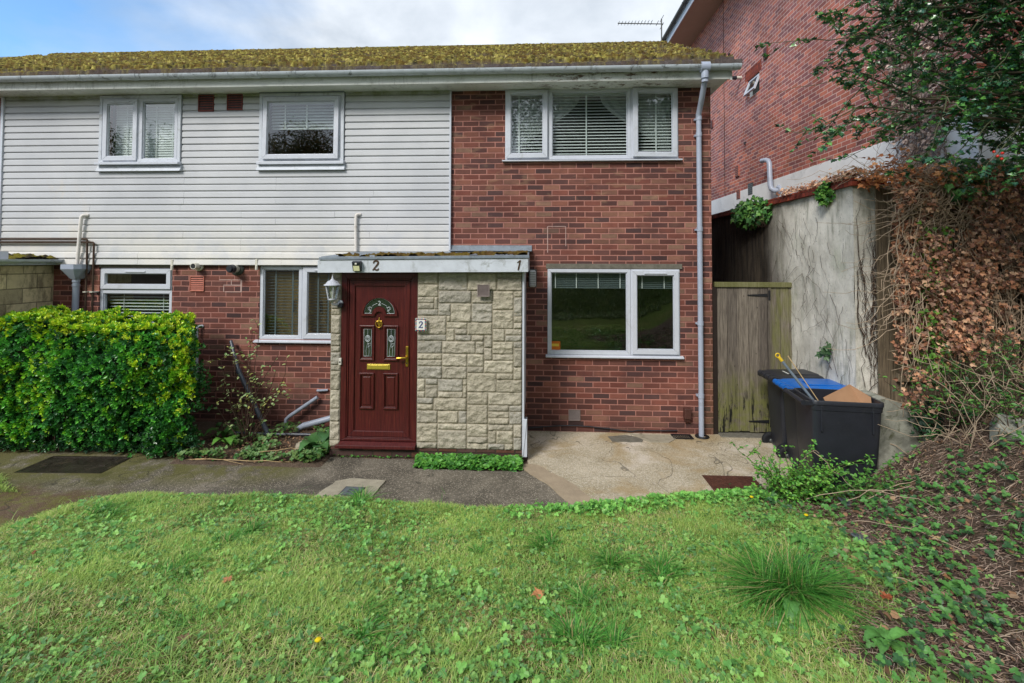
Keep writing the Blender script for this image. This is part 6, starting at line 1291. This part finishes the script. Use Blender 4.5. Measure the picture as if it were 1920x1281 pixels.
for x, y, w, l, rz, lab, mt in ((2.55, -2.72, .16, .05, .5, 'broken grey slate lying flat on the bare soil', 'slate'), (2.85, -2.05, .10, .06, .2, 'bluish scrap of slate near the top of the soil patch', 'slate'), (4.12, -2.35, .24, .12, -.35, 'broken concrete slab sticking out of the bank at right', 'footing'), (4.25, -2.7, .22, .10, .3, 'smaller lump of concrete below the broken slab', 'footing')):
    z = float(gz(x, y)); big = mt == 'footing'; m = MB(); P = [(-w, -l), (-w*.2, -l*1.3), (w*.9, -l*.8), (w, l*.4), (w*.3, l), (-w*.8, l*.8)]; m.prism(P, -.10 if big else -.004, .05 if big else .008, 'z'); o = m.build('rubble' if big else 'slate_piece', mt, None, .012 if big else .002); o.location = (x, y, z+.008); o.rotation_euler = (.55 if big else .1, .25, rz); tag(o, lab, 'rubble' if big else 'slate')

# ---- ivy and creepers
def creeper(name, lab, n, sampler, size, cols, tpl, mat, loc, stemf=None, stem_mat='twig_pale', curl=.5, hang=.6, nface=(0, -1, .2)):
    t = thing(name, lab, 'ivy', loc); L = np.array(loc); P = sampler(n)-L; n = len(P); N = unit(np.array(nface)+.75*rvec(n)); D = unit(rvec(n)*.7+np.array([0, 0, -hang]))
    leaves('leaves', P, N, D, size*RNG.uniform(.5, 1.25, n), pick(cols, n, .25), tpl, mat, t, curl)
    if stemf: tubes('stems', [(a-L, b, c) for a, b, c in stemf()], stem_mat, t)
    return t
DEAD = [lc(180, 124, 92), lc(152, 106, 84), lc(204, 152, 116), lc(122, 88, 74), lc(170, 134, 112), lc(214, 174, 140)]
def sfence(n):
    x = 3.64+3.58*RNG.random(n*3)**1.1; z = .95+2.35*RNG.random(n*3); d = fbm(x*2.4+3, z*1.8, 4, .6); up_ = sst(1.2, 1.8, z)
    k = RNG.random(n*3) < (.05+1.1*sst(.45-.14*sst(4.15, 3.7, x), .60-.14*sst(4.15, 3.7, x), d))*(.25+.75*up_)*(1-.55*sst(4.6, 5.4, x)); x, z, d = x[k][:n], z[k][:n], d[k][:n]
    return np.stack([x, -1.47-.22*RNG.random(len(x))*sst(.35, .6, d)*1.4-.05, z], -1)
def stems_fence():
    R = []
    for q in range(1000):
        x = RNG.uniform(3.70, 7.0); z = RNG.uniform(1.7, 3.35); y = -1.46-.14*RNG.random()
        if q % 3 == 0: R.append((arc((x, y, z), (x+RNG.normal(0, .14), y-.02, z-RNG.uniform(.5, 1.5)), (RNG.normal(0, .10), -.05, 0), 9, .02), .005, .0022))
        else: R.append((arc((x, y, z), (x+RNG.normal(0, .40), y-.06*RNG.random(), z-RNG.uniform(.05, .5)), (RNG.normal(0, .05), -.10*RNG.random(), -.10*RNG.random()), 8, .03), .0042, .0016))
    for q in range(70):   # thick pale arching stems that sweep from the top of the fence
        x = RNG.uniform(4.0, 4.7); R.append((arc((x, -1.52, 3.25+RNG.normal(0, .10)), (x-RNG.uniform(.25, .8), -1.50-.12*RNG.random(), 2.95+RNG.normal(0, .2)), (0, -.08, -.22*RNG.random()), 10, .018), .007, .0025))
    return R
creeper('dead_ivy', 'mass of dead orange-brown ivy with bare stems hanging over the fence', 8200, sfence, .043, DEAD, 'ivy', 'leaf_dead', (4.6, -1.46, 1.0), stems_fence)
def stop_(n):
    x = RNG.uniform(3.42, 6.6, n); return np.stack([x, -1.36+RNG.normal(0, .13, n)-.10, 3.27+np.abs(RNG.normal(0, .085, n))*(.6+fbm(x*3, x*0, 3))-.12*RNG.random(n)], -1)
def stems_top():
    R = []
    for q in range(260):
        x = RNG.uniform(3.45, 6.2); R.append((arc((x, -1.40+RNG.normal(0, .12), 3.28), (x+RNG.normal(0, .45), -1.45+RNG.normal(0, .14), 3.28+RNG.uniform(-.12, .15)), (0, -.06, .16*RNG.random()), 9, .03), .004, .0015))
    for x, h in ((3.66, .42), (3.52, .20), (3.98, .36), (4.06, .48)):
        R.append((arc((x, -1.30, 3.30), (x+.06, -1.3, 3.30+h), (-.03, 0, 0), 7, .012), .004, .0015)); R.append((arc((x+.03, -1.30, 3.30+h*.6), (x-.07, -1.3, 3.30+h*.85), (0, 0, .01), 5, .006), .0025, .001))
    return R
creeper('dead_ivy', 'bright orange-brown dead ivy leaves heaped along the top of the wall and fence', 2600, stop_, .050, [lc(214, 140, 88), lc(190, 120, 76), lc(228, 162, 108), lc(160, 104, 72)], 'ivy', 'leaf_dead', (4.2, -1.38, 3.2), stems_top, nface=(0, -.6, .8))
def scop(n):
    y = -1.3+1.5*RNG.random(n)**1.7; return np.stack([3.42+RNG.normal(0, .05, n), y, 3.31+.04*np.abs(RNG.normal(0, 1, n))], -1)
creeper('dead_ivy', 'thin trail of dead ivy leaves along the brick coping', 520, scop, .042, DEAD, 'ivy', 'leaf_dead', (3.45, -.6, 3.3), nface=(-.5, -.5, .7))
GI = [lc(72, 122, 64), lc(94, 150, 70), lc(58, 102, 60), lc(116, 164, 80)]
def sph(c, r, low=0):
    def f(n):
        p = rvec(n)*(RNG.random((n, 1))**.4); return np.array(c)+p*np.array(r)
    return f
creeper('green_ivy', 'bushy green ivy clump hanging over the wall top above the gate', 620, sph((3.36, 1.05, 3.16), (.16, .62, .24)), .075, GI, 'ivy', 'leaf', (3.38, 1.05, 3.1), lambda: [(arc((3.42, 1.0+RNG.normal(0, .3), 3.3), (3.3, .9+RNG.normal(0, .4), 2.9), (-.06, 0, 0), 6, .02), .005, .002) for _ in range(14)], 'twig_dark', nface=(-.7, -.6, .5))
creeper('green_ivy', 'small green ivy clump on the coping near the wall corner', 170, sph((3.38, -.86, 3.20), (.07, .14, .14)), .062, [lc(84, 136, 54), lc(62, 112, 50), lc(108, 156, 62)], 'ivy', 'leaf', (3.4, -.86, 3.2), nface=(-.7, -.6, .5))
creeper('green_ivy', 'dark green ivy among the dead stems on the fence top', 240, lambda n: np.concatenate([sph((4.30, -1.62, 3.22), (.24, .10, .26))(n//2), sph((4.85, -1.62, 3.33), (.35, .10, .18))(n-n//2)]), .075, GI, 'ivy', 'leaf', (4.4, -1.6, 3.1), nface=(-.2, -.8, .5))
creeper('green_ivy', 'light green ivy shoots climbing the left edge of the fence', 480, lambda n: np.stack([3.86+.22*RNG.random(n)+.05*RNG.normal(size=n), -1.62+RNG.normal(0, .04, n), 1.25+1.55*RNG.random(n)], -1)[RNG.random(n) < .8], .042, [lc(110, 156, 62), lc(84, 132, 54), lc(130, 170, 70)], 'ivy', 'leaf', (3.9, -1.6, 1.2), nface=(0, -1, .4))
creeper('green_ivy', 'dark ivy trailing over the concrete footing', 260, sph((3.95, -1.72, .86), (.32, .10, .26)), .052, [lc(44, 78, 54), lc(58, 98, 58), lc(36, 62, 48)], 'ivy', 'leaf', (3.95, -1.7, .7), nface=(0, -1, .5))
creeper('green_ivy', 'sprig of ivy leaves on the pale wall above the bins', 26, sph((3.36, -.86, 1.36), (.04, .13, .12)), .07, [lc(60, 92, 56), lc(84, 112, 74)], 'ivy', 'leaf', (3.4, -.86, 1.3), lambda: [(arc((3.40, -.9, 1.15), (3.34, -.8, 1.5), (-.03, 0, 0), 5, .01), .003, .001), (arc((3.40, -1.0, 1.1), (3.36, -.95, 2.2), (-.03, .1, 0), 9, .03), .003, .001)], 'twig_dark', nface=(-.8, -.5, .4))
# old ivy stems clinging to the wall corner
R = []
for q in range(70):
    x = RNG.uniform(3.5, 3.76); z = RNG.uniform(.9, 2.2); R.append((np.clip(arc((x, -1.305, z), (x+RNG.normal(0, .10), -1.305, z+RNG.uniform(.4, 1.0)), (RNG.normal(0, .05), 0, 0), 10, .02), [3.44, -1.33, .3], [3.80, -1.295, 3.2]), .007 if q % 6 == 0 else .0035, .0015))
for q in range(55):
    y = RNG.uniform(-1.2, .4); z = RNG.uniform(1.0, 3.0); p = arc((3.405, y, z), (3.405, y+RNG.normal(0, .22), z-RNG.uniform(.15, .5)), (0, RNG.normal(0, .05), 0), 8, .015); p[:, 0] = 3.41-.004*RNG.random(len(p)); R.append((p, .0022, .001))
t = thing('ivy_stems', 'dark bare ivy stems clinging to the corner of the pale wall', 'ivy', (3.6, -1.3, 1.0)); L_ = np.array([3.6, -1.3, 1.0]); tubes('stems', [(a-L_, b, c) for a, b, c in R], 'twig_dark', t)
# grey leafless creeper on the neighbouring building
def snb(n):
    z = 3.2+5.4*RNG.random(n); w = .22+.16*(z-3.2)+.25*sst(3.8, 3.2, z); y = -.55+w*(2*RNG.random(n)-1)*.9+.10*(fbm(z*2, z*0, 3)-.5); return np.stack([4.74-.10*RNG.random(n)-.02, np.maximum(y, -1.18), z], -1)
def stems_nb():
    R = []
    for q in range(560):
        z = RNG.uniform(3.1, 7.8); w = .22+.16*(z-3.2); y = max(-1.15, -.55+w*RNG.uniform(-1, 1)); R.append((arc((4.75, y, z), (4.70-.08*RNG.random(), y+RNG.normal(0, .22), z-RNG.uniform(.1, .6)), (-.05, RNG.normal(0, .06), 0), 7, .03), .006, .002))
    for q in range(24):
        z = RNG.uniform(3.9, 6.5); y0_ = -.2+.16*(z-3.2); R.append((arc((4.76, y0_-.2, z), (4.765, y0_+RNG.uniform(.3, .8), z+RNG.uniform(-.2, .5)), (0, 0, .1*RNG.normal()), 8, .03), .003, .001))
    return R
creeper('dead_creeper', 'grey leafless creeper climbing the wall of the taller brick building', 3600, snb, .05, [lc(180, 158, 146), lc(156, 136, 126), lc(200, 176, 162), lc(134, 114, 106)], 'ivy', 'leaf_dead', (4.75, -.6, 3.2), stems_nb, 'twig_grey', nface=(-1, -.3, .2))
# tangle of bare bramble canes on the bank
R = []
for q in range(150):
    x = RNG.uniform(3.7, 5.6); y = RNG.uniform(-2.4, -1.55); z = float(gz(x, y)); R.append((arc((x, y, z), (x+RNG.normal(0, .45), y+RNG.normal(0, .2), z+RNG.uniform(.05, .8)), (0, -.05, .18*RNG.random()), 9, .03), .0045, .0016))
for a, b, s in (((2.45, -1.75, .12), (2.62, -2.0, .62), .16), ((2.7, -2.1, .2), (3.5, -2.6, .45), .14), ((2.5, -2.0, .2), (3.4, -2.9, .35), .2), ((2.9, -2.2, .3), (3.9, -2.3, .55), .12), ((2.62, -1.9, .6), (2.95, -2.1, .25), .02), ((2.6, -2.4, .2), (3.0, -3.4, .38), .12), ((2.1, -3.2, .3), (2.7, -3.9, .3), .10)):
    R.append((arc(a, b, (0, 0, s), 12, .012), .004, .0018))
t = thing('bramble_canes', 'bare brown bramble canes arching over the bank', 'bramble', (4, -2, .8)); L_ = np.array([4, -2, .8]); tubes('canes', [(a-L_, b, c) for a, b, c in R], 'twig_pale', t)

# ---- holly tree
def holly():
    B = np.array([5.15, -2.75, float(gz(5.15, -2.75))-.05]); t = thing('holly_tree', 'dark glossy holly with spiny leaves and a few red berries overhanging from the right', 'tree', tuple(B))
    trunk = arc((0, 0, 0), (-.05, .15, 5.6), (.1, .05, 0), 12, .03); tp = [(trunk, .10, .035)]
    tubes('trunk', tp, 'bark', t, 10)
    limbs = []; tw = []; P = []; D = []
    def seg(path, k, f0_=.1):
        f = RNG.uniform(f0_, 1, k); idx = f*(len(path)-1); i0 = np.minimum(idx.astype(int), len(path)-2); return path[i0]+(path[i0+1]-path[i0])*(idx-i0)[:, None], unit(path[i0+1]-path[i0])
    T = []
    for q in range(62):   # limb ends, in world coordinates: left-reaching sprays and the mass at the right
        if q < 7: e = [(2.55, -2.7, 3.62), (2.5, -2.6, 3.98), (2.72, -2.5, 4.32), (2.8, -2.9, 4.75), (3.3, -2.7, 3.75), (3.75, -2.8, 3.55), (3.1, -2.4, 4.5)][q]
        else: e = (RNG.uniform(2.9, 6.2), RNG.uniform(-3.7, -1.7), RNG.uniform(3.3, 6.0))
        if q > 30: e = (RNG.uniform(3.0, 4.8), RNG.uniform(-3.3, -2.0), RNG.uniform(3.5, 5.2))
        if e[2] < 3.5+.30*max(0, 3.6-e[0]) and q >= 7: e = (e[0], e[1], e[2]+.5)
        T.append(np.array(e)-B)
    for q, e in enumerate(T):
        h = np.clip(e[2]-RNG.uniform(.2, 1.4), 1.3, 5.2); i = int(h/5.6*11); s = trunk[min(i, 11)]; pth = arc(s, e, (0, 0, RNG.uniform(-.05, .45)), 14, .035); limbs.append((pth, .028 if q > 6 else .022, .006))
        nsub = 12 if q > 6 else 8
        for w in range(nsub):
            k = RNG.integers(5 if q > 6 else 8, 14); s2 = pth[k]; dr = unit(pth[min(k+1, 13)]-pth[k-1])*.7+rvec(1)[0]*.75; l = RNG.uniform(.25, .65); e2 = s2+unit(dr)*l; e2[2] -= .05; p2 = arc(s2, e2, (0, 0, -.03), 7, .012); tw.append((p2, .006, .0028))
            for v in range(4):
                k2 = RNG.integers(2, 7); s3 = p2[k2]; e3 = s3+unit(unit(p2[-1]-p2[0])+rvec(1)[0]*.8)*RNG.uniform(.10, .24); p3 = arc(s3, e3, (0, 0, 0), 4, .005); tw.append((p3, .003, .0016)); a, b = seg(p3, 8); P.append(a); D.append(b)
            a, b = seg(p2, 6, .4); P.append(a); D.append(b)
        a, b = seg(pth, 10, .8); P.append(a); D.append(b)
    for q in range(220):   # bare crossing twigs
        l = limbs[RNG.integers(0, len(limbs))][0]; s = l[RNG.integers(4, 13)]; tw.append((arc(s, s+unit(np.array([-.9, -.1, -.1])+rvec(1)[0]*.7)*RNG.uniform(.4, .9), (0, 0, .05), 7, .015), .004, .0015))
    tubes('limbs', limbs, 'bark', t, 6); tubes('twigs', tw, 'twig_holly', t, 4)
    P = np.concatenate(P); D = np.concatenate(D); n = len(P); D = unit(D*.6+rvec(n)*.8); N = unit(rvec(n)*.7+np.array([0, -.2, 1]))
    leaves('foliage', P, N, D, .058*RNG.uniform(.65, 1.2, n), pick([lc(58, 102, 62), lc(48, 88, 62), lc(76, 126, 66), lc(96, 150, 70), lc(54, 98, 74)], n, .2), 'holly', 'holly_leaf', t, .25)
    m = MB()
    for p in ((3.12, -3.36, 3.19), (3.145, -3.37, 3.21), (3.105, -3.35, 3.225), (3.13, -3.38, 3.165)):
        p = np.array(p)-B+np.array([.35, .5, -.0]); m.lathe([(.001, -.011), (.008, -.008), (.011, 0), (.008, .008), (.001, .011)], tuple(p), 8)
    m.build('berries', 'berry', t)
holly()

# ---- behind the photographer: the bank's trees, mirrored in the windows
def far_tree(x, y, h, r, lab, cols, n=36000):
    z = float(gz(x, y)); t = thing('tree', lab, 'tree', (x, y, z), 'trees on the bank behind the lawn'); tubes('trunk', [(arc((0, 0, -.2), (.2, .1, h*.8), (.1, 0, 0), 8, .04), .18, .05)], 'bark', t, 8)
    cl = [np.array([RNG.normal(0, r*.45), RNG.normal(0, r*.35), h*RNG.uniform(.38, .98)]) for _ in range(34)]; tubes('limbs', [(arc((.1, 0, c[2]*.5), c, (0, 0, .2), 6, .05), .05, .015) for c in cl], 'bark', t, 5)
    k = RNG.integers(0, 34, n); P = np.array(cl)[k]+rvec(n)*(RNG.random((n, 1))**.4)*r*.42; leaves('crown', P, rvec(n), rvec(n), RNG.uniform(.07, .12, n), pick(cols, n, .3), 'oval', 'leaf', t, .3)
far_tree(-10.8, -15.3, 5.6, 3.0, 'large tree left on the bank, leaning over the path, seen only as a reflection', [lc(84, 84, 40), lc(66, 76, 38), lc(104, 84, 42)])
far_tree(-17.5, -15.0, 5.0, 3.2, 'low bushy tree farthest left on the bank, seen only as a reflection', [lc(64, 90, 42), lc(80, 100, 46)])
far_tree(2.4, -16.0, 7.0, 3.6, 'tallest dark green tree on the bank, seen only as a reflection', [lc(56, 78, 40), lc(44, 62, 36)], 60000)
far_tree(6.6, -14.0, 5.0, 2.6, 'smaller tree right of the tallest one on the bank, seen only as a reflection', [lc(60, 84, 42), lc(80, 90, 40)])
